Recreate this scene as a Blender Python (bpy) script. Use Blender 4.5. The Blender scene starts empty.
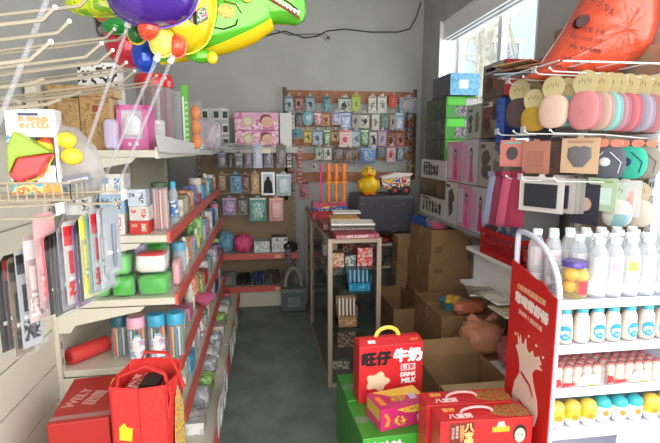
import bpy, math, random
from mathutils import Matrix, Vector, noise
random.seed(7)
scene = bpy.context.scene
COL = scene.collection
R = math.radians
# ------------------------------------------------------------------ camera
F, IW, IH = 470.0, 660, 443
PITCH = math.atan(71.5 / F)
YAW = math.atan(68 * math.cos(PITCH) / F)
CAM = Vector((0, 0, 1.5))
cd = bpy.data.cameras.new('camera')
cd.sensor_width = 36
cd.lens = F / IW * 36
cd.clip_start = 0.02
cam = bpy.data.objects.new('camera', cd)
COL.objects.link(cam)
cam.location = CAM
cam.rotation_euler = (R(90) - PITCH, 0, -YAW)
scene.camera = cam
# ------------------------------------------------------------------ world, light, exposure
vs = scene.view_settings
vs.view_transform = 'Standard'
vs.look = 'None'
vs.gamma = 1.0
vs.exposure = 0.38
vs.use_curve_mapping = False
w = bpy.data.worlds.new('world')
scene.world = w
w.use_nodes = True
nt = w.node_tree
bg = nt.nodes['Background']
bg.inputs['Color'].default_value = (0.95, 0.975, 1.0, 1)
bg.inputs['Strength'].default_value = 2.2


def area(name, loc, rot, sx, sy, power, color):
    l = bpy.data.lights.new(name, 'AREA')
    l.shape = 'RECTANGLE'
    l.size, l.size_y, l.energy, l.color = sx, sy, power, color
    o = bpy.data.objects.new(name, l)
    COL.objects.link(o)
    o.location = loc
    o.rotation_euler = rot
    return o


# daylight coming in through the open shop front and through the window
area('daylight_shop_front', (0.5, -1.45, 1.7), (R(90), 0, 0), 3.2, 2.4, 62, (1.0, 0.955, 0.89))
area('daylight_window', (1.98, 3.54, 2.1), (0, R(90), 0), 1.2, 1.5, 10, (0.92, 0.96, 1.0))
scene.cycles.max_bounces = 7
scene.cycles.diffuse_bounces = 4
scene.cycles.glossy_bounces = 3
scene.cycles.transmission_bounces = 5
scene.cycles.transparent_max_bounces = 24
scene.cycles.caustics_reflective = False
scene.cycles.caustics_refractive = False
scene.cycles.sample_clamp_indirect = 4.0


# ------------------------------------------------------------------ helpers
def lin(c):
    o = []
    for v in c[:3]:
        v /= 255.0
        o.append(v / 12.92 if v <= 0.04045 else ((v + 0.055) / 1.055) ** 2.4)
    return (*o, 1)


_F = Vector((math.sin(YAW) * math.cos(PITCH), math.cos(YAW) * math.cos(PITCH), -math.sin(PITCH)))
_R = Vector((math.cos(YAW), -math.sin(YAW), 0))
_U = _R.cross(_F)


def at(px, py, X=None, Y=None, Z=None):
    """place in the room that lies on the plane X, Y or Z = value"""
    d = _F * F + _R * (px - IW / 2) - _U * (py - IH / 2)
    if X is not None:
        t = (X - CAM.x) / d.x
    elif Y is not None:
        t = (Y - CAM.y) / d.y
    else:
        t = (Z - CAM.z) / d.z
    return CAM + d * t


MATS = {}


def mat(rgb, rough=0.55, metal=0.0, alpha=None, coat=0.0, emit=0.0, spec=0.5):
    key = ('m', tuple(rgb), rough, metal, alpha, coat, emit, spec)
    if key in MATS:
        return MATS[key]
    m = bpy.data.materials.new('surface')
    m.use_nodes = True
    n = m.node_tree
    b = n.nodes['Principled BSDF']
    b.inputs['Base Color'].default_value = lin(rgb)
    b.inputs['Roughness'].default_value = rough
    b.inputs['Metallic'].default_value = metal
    b.inputs['Coat Weight'].default_value = coat
    b.inputs['Coat Roughness'].default_value = 0.08
    b.inputs['Specular IOR Level'].default_value = spec
    if emit:
        b.inputs['Emission Color'].default_value = lin(rgb)
        b.inputs['Emission Strength'].default_value = emit
    # faint wear in roughness keeps every surface procedural
    tc = n.nodes.new('ShaderNodeTexCoord')
    no = n.nodes.new('ShaderNodeTexNoise')
    no.inputs['Scale'].default_value = 14
    mr = n.nodes.new('ShaderNodeMapRange')
    mr.inputs['To Min'].default_value = max(0.02, rough - 0.08)
    mr.inputs['To Max'].default_value = min(1, rough + 0.08)
    n.links.new(tc.outputs['Object'], no.inputs['Vector'])
    n.links.new(no.outputs['Fac'], mr.inputs['Value'])
    n.links.new(mr.outputs['Result'], b.inputs['Roughness'])
    if alpha is not None:
        b.inputs['Alpha'].default_value = alpha
    MATS[key] = m
    return m


def plastic(rgb=(235, 240, 245), body=0.12, edge=0.6, rough=0.12):
    """thin clear plastic or glass sheet: see-through, with a glossy skin stronger at grazing angles"""
    key = ('p', tuple(rgb), body, edge, rough)
    if key in MATS:
        return MATS[key]
    m = bpy.data.materials.new('clear_plastic')
    m.use_nodes = True
    n = m.node_tree
    b = n.nodes['Principled BSDF']
    b.inputs['Base Color'].default_value = lin(rgb)
    b.inputs['Roughness'].default_value = rough
    lw = n.nodes.new('ShaderNodeLayerWeight')
    lw.inputs['Blend'].default_value = 0.35
    mr = n.nodes.new('ShaderNodeMapRange')
    mr.inputs['To Min'].default_value = body
    mr.inputs['To Max'].default_value = edge
    n.links.new(lw.outputs['Facing'], mr.inputs['Value'])
    n.links.new(mr.outputs['Result'], b.inputs['Alpha'])
    MATS[key] = m
    return m


def prn(cols, scale=30, seed=0, rough=0.4, kind='n', metal=0.0):
    """printed artwork: flat colour patches (noise or cells)"""
    key = ('r', tuple(map(tuple, cols)), scale, seed, rough, kind)
    if key in MATS:
        return MATS[key]
    m = bpy.data.materials.new('printed')
    m.use_nodes = True
    n = m.node_tree
    b = n.nodes['Principled BSDF']
    b.inputs['Roughness'].default_value = rough
    b.inputs['Metallic'].default_value = metal
    tc = n.nodes.new('ShaderNodeTexCoord')
    mp = n.nodes.new('ShaderNodeMapping')
    mp.inputs['Location'].default_value = (seed * 1.7, seed * 0.9, seed * 2.3)
    n.links.new(tc.outputs['Object'], mp.inputs['Vector'])
    cr = n.nodes.new('ShaderNodeValToRGB')
    cr.color_ramp.interpolation = 'CONSTANT'
    e = cr.color_ramp.elements
    k = len(cols)
    if kind == 'v':
        t = n.nodes.new('ShaderNodeTexVoronoi')
        t.inputs['Scale'].default_value = scale
        sp = n.nodes.new('ShaderNodeSeparateColor')
        n.links.new(mp.outputs['Vector'], t.inputs['Vector'])
        n.links.new(t.outputs['Color'], sp.inputs['Color'])
        n.links.new(sp.outputs['Red'], cr.inputs['Fac'])
        pos = [i / k for i in range(k)]
    else:
        t = n.nodes.new('ShaderNodeTexNoise')
        t.inputs['Scale'].default_value = scale
        t.inputs['Detail'].default_value = 1.5
        n.links.new(mp.outputs['Vector'], t.inputs['Vector'])
        n.links.new(t.outputs['Fac'], cr.inputs['Fac'])
        pos = [0.0] + [0.36 + 0.30 * i / max(1, k - 1) for i in range(1, k)]
        if k > 1:
            pos[1] = 0.44
            for i in range(2, k):
                pos[i] = 0.44 + 0.18 * (i - 1) / (k - 1)
    while len(e) < k:
        e.new(0.5)
    for i in range(k):
        e[i].position = pos[i]
    for i in range(k):
        e[i].color = lin(cols[i])
    n.links.new(cr.outputs['Color'], b.inputs['Base Color'])
    MATS[key] = m
    return m


def mottled(name, c1, c2, scale, rough, bump=0.0, c3=None):
    m = bpy.data.materials.new(name)
    m.use_nodes = True
    n = m.node_tree
    b = n.nodes['Principled BSDF']
    b.inputs['Roughness'].default_value = rough
    tc = n.nodes.new('ShaderNodeTexCoord')
    t = n.nodes.new('ShaderNodeTexNoise')
    t.inputs['Scale'].default_value = scale
    t.inputs['Detail'].default_value = 8
    cr = n.nodes.new('ShaderNodeValToRGB')
    cr.color_ramp.elements[0].position = 0.35
    cr.color_ramp.elements[1].position = 0.68
    cr.color_ramp.elements[0].color = lin(c1)
    cr.color_ramp.elements[1].color = lin(c2)
    n.links.new(tc.outputs['Object'], t.inputs['Vector'])
    n.links.new(t.outputs['Fac'], cr.inputs['Fac'])
    n.links.new(cr.outputs['Color'], b.inputs['Base Color'])
    if bump:
        bp = n.nodes.new('ShaderNodeBump')
        bp.inputs['Strength'].default_value = bump
        bp.inputs['Distance'].default_value = 0.01
        n.links.new(t.outputs['Fac'], bp.inputs['Height'])
        n.links.new(bp.outputs['Normal'], b.inputs['Normal'])
    return m


class MB:
    def __init__(s):
        s.v, s.f, s.m, s.sm, s.mats = [], [], [], [], []
        s.M = Matrix()

    def mi(s, m):
        if m not in s.mats:
            s.mats.append(m)
        return s.mats.index(m)

    def add(s, vs_, fs, m, smooth=False):
        o = len(s.v)
        s.v += [s.M @ Vector(p) for p in vs_]
        k = s.mi(m) if not isinstance(m, list) else None
        for i, f in enumerate(fs):
            s.f.append([o + q for q in f])
            s.m.append(k if k is not None else s.mi(m[i]))
            s.sm.append(smooth)

    def box(s, x0, x1, y0, y1, z0, z1, m):
        if x0 > x1: x0, x1 = x1, x0
        if y0 > y1: y0, y1 = y1, y0
        if z0 > z1: z0, z1 = z1, z0
        v = [(x, y, z) for z in (z0, z1) for y in (y0, y1) for x in (x0, x1)]
        # order of faces: bottom, top, front(-y), back, left(-x), right(+x)
        fs = [(0, 2, 3, 1), (4, 5, 7, 6), (0, 1, 5, 4), (3, 2, 6, 7), (2, 0, 4, 6), (1, 3, 7, 5)]
        s.add(v, fs, m)

    def obox(s, c, sx, sy, sz, rot, m):
        old = s.M.copy()
        s.M = s.M @ Matrix.Translation(c) @ rot.to_4x4()
        s.box(-sx / 2, sx / 2, -sy / 2, sy / 2, -sz / 2, sz / 2, m)
        s.M = old

    def lathe(s, prof, m, n=20, c=(0, 0, 0), sx=1, sy=1):
        v, f, ms = [], [], []
        for r, z in prof:
            for i in range(n):
                a = 2 * math.pi * i / n
                v.append((c[0] + r * sx * math.cos(a), c[1] + r * sy * math.sin(a), c[2] + z))
        for j in range(len(prof) - 1):
            mm = m[j] if isinstance(m, list) else m
            for i in range(n):
                k = (i + 1) % n
                f.append((j * n + i, j * n + k, (j + 1) * n + k, (j + 1) * n + i))
                ms.append(mm)
        if prof[0][0] > 1e-5:
            f.append(tuple(range(n - 1, -1, -1))); ms.append(ms[0])
        if prof[-1][0] > 1e-5:
            f.append(tuple((len(prof) - 1) * n + i for i in range(n))); ms.append(ms[-1])
        s.add(v, f, ms, True)

    def tube(s, pts, r, m, n=8, flat=None, mfun=None, rs=None):
        pts = [Vector(p) for p in pts]
        v, f, ms = [], [], []
        L = len(pts)
        up = Vector((0, 0, 1))
        t0 = (pts[1] - pts[0]).normalized()
        if abs(t0.dot(up)) > 0.95: up = Vector((0, 1, 0))
        if flat: up = Vector(flat)
        pn = None
        for i, p in enumerate(pts):
            t = (pts[min(i + 1, L - 1)] - pts[max(i - 1, 0)]).normalized()
            if flat:
                a = Vector(flat).normalized(); b = t.cross(a).normalized()
            else:
                if pn is None: pn = (up - t * up.dot(t)).normalized()
                else: pn = (pn - t * pn.dot(t)).normalized()
                a = pn; b = t.cross(a).normalized()
            rr = rs[i] if rs else r
            ra, rb = (rr if isinstance(rr, tuple) else (rr, rr))
            for k in range(n):
                an = 2 * math.pi * k / n
                v.append(p + a * ra * math.sin(an) + b * rb * math.cos(an))
        for i in range(L - 1):
            for k in range(n):
                q = (k + 1) % n
                f.append((i * n + k, i * n + q, (i + 1) * n + q, (i + 1) * n + k))
                ms.append(mfun(i, k) if mfun else m)
        f.append(tuple(range(n - 1, -1, -1))); ms.append(ms[0])
        f.append(tuple((L - 1) * n + k for k in range(n))); ms.append(ms[-1])
        s.add([tuple(x) for x in v], f, ms, True)

    def prism(s, poly, y0, y1, m, side=None):
        """poly in (x, z), extruded along y; front is y0"""
        n = len(poly)
        v = [(p[0], y0, p[1]) for p in poly] + [(p[0], y1, p[1]) for p in poly]
        f = [tuple(range(n)), tuple(range(2 * n - 1, n - 1, -1))]
        for i in range(n):
            j = (i + 1) % n
            f.append((j, i, i + n, j + n))
        s.add(v, f, [m, side or m] + [side or m] * n)

    def blob(s, c, rx, ry, rz, m, e=1.0, nz=0.0, fr=6.0, n=20, k=14, seed=0, mfun=None, flatbase=None):
        """super-ellipsoid with optional wrinkles"""
        v, f, ms = [], [], []
        def P(x, p): return math.copysign(abs(x) ** p, x)
        for j in range(k + 1):
            ph = -math.pi / 2 + math.pi * j / k
            for i in range(n):
                th = 2 * math.pi * i / n
                x = P(math.cos(ph), e) * P(math.cos(th), e)
                y = P(math.cos(ph), e) * P(math.sin(th), e)
                z = P(math.sin(ph), e)
                q = Vector((x, y, z))
                if nz:
                    q *= 1 + nz * noise.noise(q * fr * 0.5 + Vector((seed, seed * 2, 0))) * 1.6
                zz = c[2] + q.z * rz
                if flatbase is not None: zz = max(zz, flatbase)
                v.append((c[0] + q.x * rx, c[1] + q.y * ry, zz))
        for j in range(k):
            for i in range(n):
                q = (i + 1) % n
                f.append((j * n + i, j * n + q, (j + 1) * n + q, (j + 1) * n + i))
                ms.append(mfun(j, i) if mfun else m)
        s.add(v, f, ms, True)

    def puff(s, outline, t, m, c=(0, 0, 0), nz=0.0, seed=0, mfun=None):
        """inflated outline in (x, z); thickness t along y"""
        n = len(outline)
        cx = sum(p[0] for p in outline) / n
        cz = sum(p[1] for p in outline) / n
        v, f, ms = [], [], []
        rings = [(0.0, 1), (0.35, 1), (0.62, 1), (0.82, 1), (0.94, 1), (1.0, 0), (0.94, -1), (0.82, -1), (0.62, -1), (0.35, -1), (0.0, -1)]
        for sc, sg in rings:
            h = sg * t / 2 * math.sqrt(max(0, 1 - sc * sc))
            for i, (x, z) in enumerate(outline):
                q = 1 + (nz * noise.noise(Vector((x * 40, z * 40, seed + sc * 2))) if nz else 0)
                v.append((c[0] + cx + (x - cx) * sc, c[1] - h * q, c[2] + cz + (z - cz) * sc))
        for j in range(len(rings) - 1):
            for i in range(n):
                q = (i + 1) % n
                f.append((j * n + i, (j + 1) * n + i, (j + 1) * n + q, j * n + q))
                ms.append(mfun(j, i) if mfun else m)
        s.add(v, f, ms, True)

    def build(s, name, parent=None, bevel=0, loc=None, rotz=0, sub=0, kind=None):
        me = bpy.data.meshes.new(name)
        me.from_pydata([tuple(p) for p in s.v], [], s.f)
        for m in s.mats: me.materials.append(m)
        me.polygons.foreach_set('material_index', s.m)
        me.polygons.foreach_set('use_smooth', s.sm)
        me.update()
        if any(s.sm):
            me.set_sharp_from_angle(angle=R(50))
        o = bpy.data.objects.new(name, me)
        COL.objects.link(o)
        if parent: o.parent = parent
        if loc is not None: o.location = loc
        if rotz: o.rotation_euler = (0, 0, rotz)
        if bevel:
            b = o.modifiers.new('bevel', 'BEVEL')
            b.width = bevel; b.segments = 2; b.limit_method = 'ANGLE'; b.angle_limit = R(40)
        if sub:
            b = o.modifiers.new('sub', 'SUBSURF'); b.levels = b.render_levels = sub
        if kind: o['kind'] = kind
        return o


SEEN = {}


def tag(o, label, cat, group=None):
    if label in SEEN and (group is None or SEEN[label] != group):
        print('DUPLICATE LABEL', label)
    n = len(label.split())
    if n < 4 or n > 16: print('LABEL LENGTH', n, label)
    SEEN[label] = group
    o['label'] = label; o['category'] = cat
    if group: o['group'] = group
    elif 'group' in o: del o['group']
    return o


def thing(name, label, cat, loc=(0, 0, 0), rotz=0, group=None):
    o = bpy.data.objects.new(name, None)
    o.empty_display_size = 0.05
    COL.objects.link(o)
    o.location = loc; o.rotation_euler = (0, 0, rotz)
    return tag(o, label, cat, group)


def dup(root, loc, rotz=0, label=None, group=None, scale=None):
    r = root.copy(); COL.objects.link(r)
    r.location = loc; r.rotation_euler = (0, 0, rotz)
    if scale: r.scale = scale
    tag(r, label or root['label'], root['category'], group or root.get('group'))
    for ch in list(root.children):
        c = ch.copy(); COL.objects.link(c); c.parent = r
        for g in list(ch.children):
            d = g.copy(); COL.objects.link(d); d.parent = c
    return r


FACING = {'-y': (R(90), 0, 0), '-x': (R(90), 0, R(-90)), '+x': (R(90), 0, R(90)), 'top': (0, 0, 0)}


def txt(body, size, loc, face, m, parent, name='lettering', bold=0.0, shear=0.0, ax='CENTER', rot=None, depth=0.0004, vert=False, sx=1.0, label=None):
    c = bpy.data.curves.new(name, 'FONT')
    c.body = '\n'.join(body) if vert else body
    c.size = size; c.align_x = ax; c.align_y = 'CENTER'
    c.shear = shear; c.extrude = depth
    if vert: c.space_line = 0.95
    c.materials.append(m)
    o = bpy.data.objects.new(name, c)
    COL.objects.link(o)
    o.parent = parent
    o.location = loc
    o.rotation_euler = rot or FACING[face]
    o.scale = (sx, 1, 1)
    o['fat'] = bold
    if label: o['label'] = label
    return o


def pick(*a): return random.choice(a)


def chart(s): return s


# ================================================================== materials in common
WALL = mottled('painted_plaster', (166, 166, 162), (176, 176, 171), 3.0, 0.8)
FLOOR = mottled('worn_concrete', (98, 108, 104), (126, 134, 128), 5.0, 0.6, 0.25)
CREAM = mat((214, 208, 190), 0.45)
CREAM2 = mat((196, 190, 172), 0.5)
REDSTRIP = mat((206, 92, 82), 0.4)
WHITE = mat((238, 238, 236), 0.4)
WHITEG = mat((240, 242, 248), 0.25)
BLACK = mat((22, 22, 24), 0.5)
DARK = mat((45, 42, 42), 0.6)
STEEL = mat((205, 200, 190), 0.3, 0.5)
CARD = mottled('cardboard', (150, 116, 80), (164, 129, 92), 9.0, 0.85)
CARD2 = mat((128, 97, 66), 0.85)
TAPE = mat((172, 142, 100), 0.35)
CLEAR = plastic()
GLASS = plastic((24, 34, 31), 0.05, 0.35, 0.03)
FILM = plastic((235, 238, 242), 0.07, 0.4, 0.15)
BLK = mat((20, 18, 18), 0.7)
INK = mat((92, 78, 58), 0.8)
GOLD = mat((226, 178, 70), 0.4)

# ================================================================== the room
XL, XR, YB, ZT = -0.90, 1.64, 4.8, 3.05


def structure(name, mb, bevel=0):
    o = mb.build(name, bevel=bevel); o['kind'] = 'structure'
    return o


m = MB(); m.box(XL - .15, 4.2, -2.2, YB + .15, -.1, 0, FLOOR); structure('floor', m)
m = MB(); m.box(XL - .15, XR + .25, -1.0, YB + .15, ZT, ZT + .1, mat((205, 205, 200), .8)); structure('ceiling', m)
m = MB(); m.box(XL - .15, XR + .25, YB, YB + .15, 0, ZT, WALL); structure('wall_back', m)
m = MB(); m.box(XL - .15, XL, -.6, YB, 0, ZT, WALL); structure('wall_left', m)
WY0, WY1, WZ0, WZ1 = 2.74, 4.34, 1.28, 2.66
m = MB()
m.box(XR, XR + .25, 1.80, WY0, 0, ZT, WALL)
m.box(XR, XR + .25, WY1, YB + .15, 0, ZT, WALL)
m.box(XR, XR + .25, WY0, WY1, 0, WZ0, WALL)
m.box(XR, XR + .25, WY0, WY1, WZ1, ZT, WALL)
structure('wall_right', m)
# window frame with mullions, shutter rails at its head and glass
wf = bpy.data.objects.new('window_1', None); COL.objects.link(wf); wf['kind'] = 'structure'
m = MB(); fx0, fx1 = XR + .17, XR + .22
for y0, y1 in ((WY0, WY0 + .05), (WY1 - .05, WY1), (WY0 + .76, WY0 + .82)):
    m.box(fx0, fx1, y0, y1, WZ0, WZ1, WHITE)
m.box(fx0, fx1, WY0, WY1, WZ0, WZ0 + .05, WHITE); m.box(fx0, fx1, WY0, WY1, WZ1 - .05, WZ1, WHITE)
m.build('window_frame', wf, bevel=.004)
m = MB(); m.box(XR + .19, XR + .195, WY0 + .05, WY1 - .05, WZ0 + .05, WZ1 - .05, plastic((230, 240, 245), .03, .25, .02)); m.build('window_pane', wf)
m = MB()
for i, (c, z) in enumerate(((WHITE, 0), (mat((96, 100, 112), .4), 1), (WHITE, 2), (mat((96, 100, 112), .4), 3), (WHITE, 4))):
    m.box(XR + .03 + i * .026, XR + .05 + i * .026, WY0, WY1, WZ1 - .16, WZ1 - .002, c)
m.box(XR + .02, XR + .16, WY0, WY1, WZ1 - .03, WZ1 - .001, WHITE)
m.build('blind_rail', wf, bevel=.002)
m = MB(); m.box(XR - .005, XR + .17, WY0, WY1, WZ0 - .02, WZ0 + .004, WHITE); m.build('window_sill', wf)
m = MB(); m.box(XR - .002, XR + .17, WY1 - .012, WY1 - .001, WZ0, WZ1, mat((236, 238, 238), .6)); m.box(XR - .002, XR + .17, WY0 + .001, WY0 + .012, WZ0, WZ1, mat((236, 238, 238), .6)); m.build('reveal', wf)

# outside the window: a pale house, a lane and a shaggy pale trunk
house = thing('house', 'pale blue-grey house with white windows seen outside the shop window', 'building', (5.2, 11.0, 0), 0)
m = MB(); m.box(-1.6, 2.2, -2.6, 3, 0, 4.6, mat((176, 190, 204), .8)); m.build('wall', house)
m = MB(); m.box(-1.9, 2.4, -2.9, 3.2, 4.6, 4.75, mat((220, 222, 224), .7)); m.build('roof', house)
for i, (x, z) in enumerate(((-.9, 1.6), (-.9, 3.0), (.6, 3.0), (.6, 1.6))):
    m = MB(); m.box(x - .42, x + .42, -2.66, -2.6, z - .5, z + .5, WHITE); fr = m.build('window', house)
    m = MB()
    for a in (-1, 1):
        for b in (-1, 1):
            m.box(x + a * .2 - .16, x + a * .2 + .16, -2.675, -2.66, z + b * .23 - .19, z + b * .23 + .19, mat((120, 138, 160), .2))
    m.build('pane', fr)
for i, (y, z) in enumerate(((-1.2, 1.7), (-1.2, 3.1), (.9, 3.1))):
    m = MB(); m.box(-1.66, -1.6, y - .5, y + .5, z - .5, z + .5, WHITE); fr = m.build('window', house)
    m = MB()
    for a in (-1, 1):
        for b in (-1, 1):
            m.box(-1.675, -1.66, y + a * .23 - .19, y + a * .23 + .19, z + b * .23 - .19, z + b * .23 + .19, mat((120, 138, 160), .2))
    m.build('pane', fr)
m = MB(); m.box(XR + .25, 9, 1.9, 16, -.12, -.02, mat((190, 188, 184), .9)); o = structure('floor_outside', m)
tr = thing('tree', 'pale shaggy-barked tree trunk standing outside the window', 'tree', (3.05, 6.35, -.02))
pts = [(0.02 * math.sin(z * 2), 0, z * 1.0) for z in [i * .25 for i in range(17)]]
m = MB(); m.tube(pts, .13, mottled('shaggy_bark', (150, 145, 130), (205, 200, 185), 14, .9, .6), 14, rs=[.15 - .004 * i + .015 * math.sin(i * 2.1) for i in range(17)]); m.build('trunk', tr)
m = MB()
for i in range(60):
    a = random.uniform(0, 6.28); z = random.uniform(2.6, 4.0); r0 = .13
    p = Vector((r0 * math.cos(a), r0 * math.sin(a), z)); q = p + Vector((math.cos(a) * .22, math.sin(a) * .22, .05)); s_ = q + Vector((math.cos(a) * .08, math.sin(a) * .08, -.3))
    m.tube([p, q, s_], .012, mat((186, 182, 160), .9), 5)
m.build('branch', tr)

# ================================================================== left gondola shelf
YN, YF = 2.0, 4.38
gon = thing('gondola_shelf', 'long cream metal shelving unit with red price strips along the left wall', 'shelf', (0, 0, 0))
m = MB(); m.box(-.895, -.865, YN, YF, .02, 1.72, CREAM); m.build('back_panel', gon)
for i, y in enumerate((YN - .02, 3.2, YF)):
    m = MB(); m.box(-.885, -.845, y, y + .04, 0, 1.76, CREAM)
    for k in range(23):
        m.box(-.8452, -.8445, y + .016, y + .024, .12 + k * .07, .15 + k * .07, DARK)
    m.build('upright', gon)
SH = [('base', .15, -.25), ('second', .335, -.37), ('third', .58, -.38), ('fourth', .88, -.38), ('fifth', 1.15, -.40), ('top', 1.5, -.43)]
for nm, z, xf in SH:
    for (ya, yb) in ((YN, 3.195), (3.205, YF)):
        m = MB(); m.box(-.865, xf, ya, yb, z - .03, z, CREAM)
        if nm == 'base': m.box(-.865, xf - .04, ya, yb, .0, z - .03, CREAM2)
        sh = m.build('shelf', gon, bevel=.003)
        m = MB()
        mm = REDSTRIP if nm != 'top' else mat((226, 222, 210), .35)
        m.box(xf, xf + .012, ya + .005, yb - .005, z - .034, z + .012, mm)
        m.box(xf + .012, xf + .016, ya + .005, yb - .005, z - .034, z - .028, mm)
        m.box(xf + .012, xf + .016, ya + .005, yb - .005, z + .006, z + .012, mm)
        m.build('price_strip', sh)
    if nm != 'base':
        m = MB(); m.prism([(-.86, z - .03), (-.50, z - .03), (-.52, z - .05), (-.78, z - .10), (-.80, z - .13), (-.86, z - .13)], YN - .012, YN - .008, CREAM)
        m.build('bracket', gon)

# slatted panel section nearest the shop front, with long prong hooks
pan = thing('slatwall_display', 'cream grooved wall panel with empty prong hooks in left foreground', 'panel', (0, 0, 0))
m = MB(); m.box(-.895, -.872, .2, YN - .03, 0, 1.55, CREAM2)
for k in range(10):
    z = .02 + k * .152
    m.box(-.872, -.860, .2, YN - .03, z, z + .144, CREAM)
m.build('board', pan)
HOOKM = mat((172, 160, 140), .4)
PRNG = [(80, 6, 1), (43, 20, 1), (118, 40, 1), (106, 38, 1), (58, 33, 1), (130, 57, 1), (86, 57, 0), (148, 68, 1), (138, 66, 1), (98, 63, 0), (160, 84, 1), (113, 74, 0), (122, 82, 0), (30, 60, 0), (150, 82, 1)]
for i, (px, py, tipup) in enumerate(PRNG):
    T = at(px, py, X=-.38)
    B = Vector((-.895, T.y, T.z - .075))
    e = Vector((.022, 0, .022)) if tipup else Vector((.035, 0, .03))
    m = MB(); m.tube([B, B.lerp(T, .5) + Vector((0, 0, -.002)), T, T + e], .0036, HOOKM, 7)
    m.blob(T + e, .0048, .0048, .0048, WHITE, n=8, k=6)
    m.box(-.898, -.888, T.y - .02, T.y + .02, B.z - .03, B.z + .02, HOOKM)
    m.build('hook', pan)
m = MB()   # short rack bar with price tickets behind the prongs
for i, (px, py) in enumerate(((70, 96), (48, 104), (30, 84))):
    T = at(px, py, X=-.5); B = Vector((-.895, T.y, T.z - .05))
    m.tube([B, T, T + Vector((.03, 0, .012))], .004, HOOKM, 7)
m.build('hook', pan)

# wire basket shelf at the left foreground
wb = thing('wire_basket', 'cream wire basket shelf carrying boxed toys, left foreground', 'basket', (0, 0, 0))
m = MB(); x0, x1, y0, y1, zb = -.86, -.44, 1.16, 1.40, 1.385
for t in range(9):
    y = y0 + (y1 - y0) * t / 8
    m.tube([(x0, y, zb), (x1, y, zb)], .0022, HOOKM, 6)
m.build('floor_grid', wb)
m = MB()
for t in range(23):
    x = x0 + (x1 - x0) * t / 22
    m.tube([(x, y0, zb), (x, y0, zb + .04)], .002, HOOKM, 6)
m.tube([(x0, y0, zb + .04), (x1, y0, zb + .04), (x1, y1, zb + .04)], .003, HOOKM, 6)
m.tube([(x0, y0, zb), (x1, y0, zb), (x1, y1, zb)], .003, HOOKM, 6)
for t in range(8):
    y = y0 + (y1 - y0) * t / 7
    m.tube([(x1, y, zb), (x1, y, zb + .04)], .002, HOOKM, 6)
m.build('rim', wb)

# ------------------------------------------------------------------ toy box & toys in the basket
P = at(10, 190, Y=1.24); W_ = .115
tb = thing('toy_box', 'white toy box with a green and red wedge block showing in its window', 'box', (-.548, 1.24, 1.389), R(8))
tb.scale = (.86, .86, .98)
m = MB()
m.box(-.062, .062, 0, .07, 0, .028, prn([(250, 170, 60), (245, 120, 60), (250, 230, 120), (90, 180, 220)], 34, 1)); m.box(-.062, .062, .05, .07, .02, .19, WHITE)
m.box(-.062, .062, 0, .07, .145, .212, WHITE); m.box(-.062, -.055, 0, .07, .02, .15, prn([(70, 160, 220), (240, 240, 240), (120, 190, 90)], 40, 2)); m.box(.055, .062, 0, .07, .02, .15, WHITE)
m.box(-.03, .045, -.001, 0, .165, .195, prn([(250, 236, 226), (240, 150, 100)], 120, 3))
m.box(-.03, .02, -.0015, 0, .196, .203, mat((70, 74, 110)))
m.box(.004, .052, -.001, 0, .034, .075, prn([(250, 250, 250), (230, 230, 235), (180, 180, 190)], 160, 3))
m.build('box_body', tb, bevel=.002)
m = MB(); m.tube([(-.05, -.002, .075), (-.04, -.002, .05), (-.015, -.002, .035), (.02, -.002, .05), (.05, -.002, .10)], .003, prn([(250, 170, 60), (240, 240, 90)], 20, 4), 6); m.build('window_rim', tb)
m = MB()
g, rd = mat((150, 178, 56), .35), mat((224, 62, 62), .35)
v = [(-.05, -.045, .05), (.02, -.06, .06), (.058, -.03, .10), (-.03, .03, .09), (-.05, -.045, .12), (-.035, -.03, .15), (.055, -.035, .112), (.0, .03, .16)]
m.prism([(-.052, .05), (-.03, .035), (.02, .055), (.056, .105), (-.028, .095)], -.045, .02, rd)
m.prism([(-.052, .055), (-.03, .095), (.056, .107), (-.03, .158), (-.05, .12)], -.050, .03, g)
m.build('wedge_block', tb, bevel=.005)
t2 = thing('handle_loop', 'clear plastic carry handle arching above the white toy box', 'handle', (-.60, 1.25, 1.603))
m = MB(); m.tube([(.03 * math.cos(a) , 0, .018 * math.sin(a)) for a in [i * math.pi / 10 for i in range(11)]], .004, FILM, 6); m.build('loop', t2)

tt = thing('bagged_toy', 'grey plastic bag holding yellow cup toys beside the white toy box', 'toy', (-.490, 1.29, 1.389))
m = MB(); m.puff([(-.075, .0), (.06, .0), (.088, .05), (.07, .12), (.03, .165), (-.02, .175), (-.07, .15), (-.085, .07)], .05, plastic((176, 172, 170), .45, .8, .25), (0, .0, 0), .5, 3); m.build('bag', tt)
m = MB()
for (x, z, r) in ((-.045, .115, .026), (.01, .135, .024), (.02, .095, .026), (-.03, .06, .014)):
    m.blob((x, -.026, z), r, .022, r * .85, mat((236, 206, 60), .3), n=16, k=10)
m.blob((-.04, -.022, .125), .018, .02, .02, mat((214, 90, 60), .3))
m.build('cup', tt)
m = MB(); m.obox(Vector((.0, -.027, .03)), .12, .002, .022, Matrix.Rotation(R(-12), 3, 'Y'), mat((120, 122, 140), .5)); m.obox(Vector((.03, -.029, .036)), .05, .002, .008, Matrix.Rotation(R(-12), 3, 'Y'), mat((190, 190, 200), .5)); m.build('header_card', tt)

# ------------------------------------------------------------------ hanging pen packs on the near hooks
PFILM = plastic((225, 228, 232), .04, .16, .15)


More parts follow.
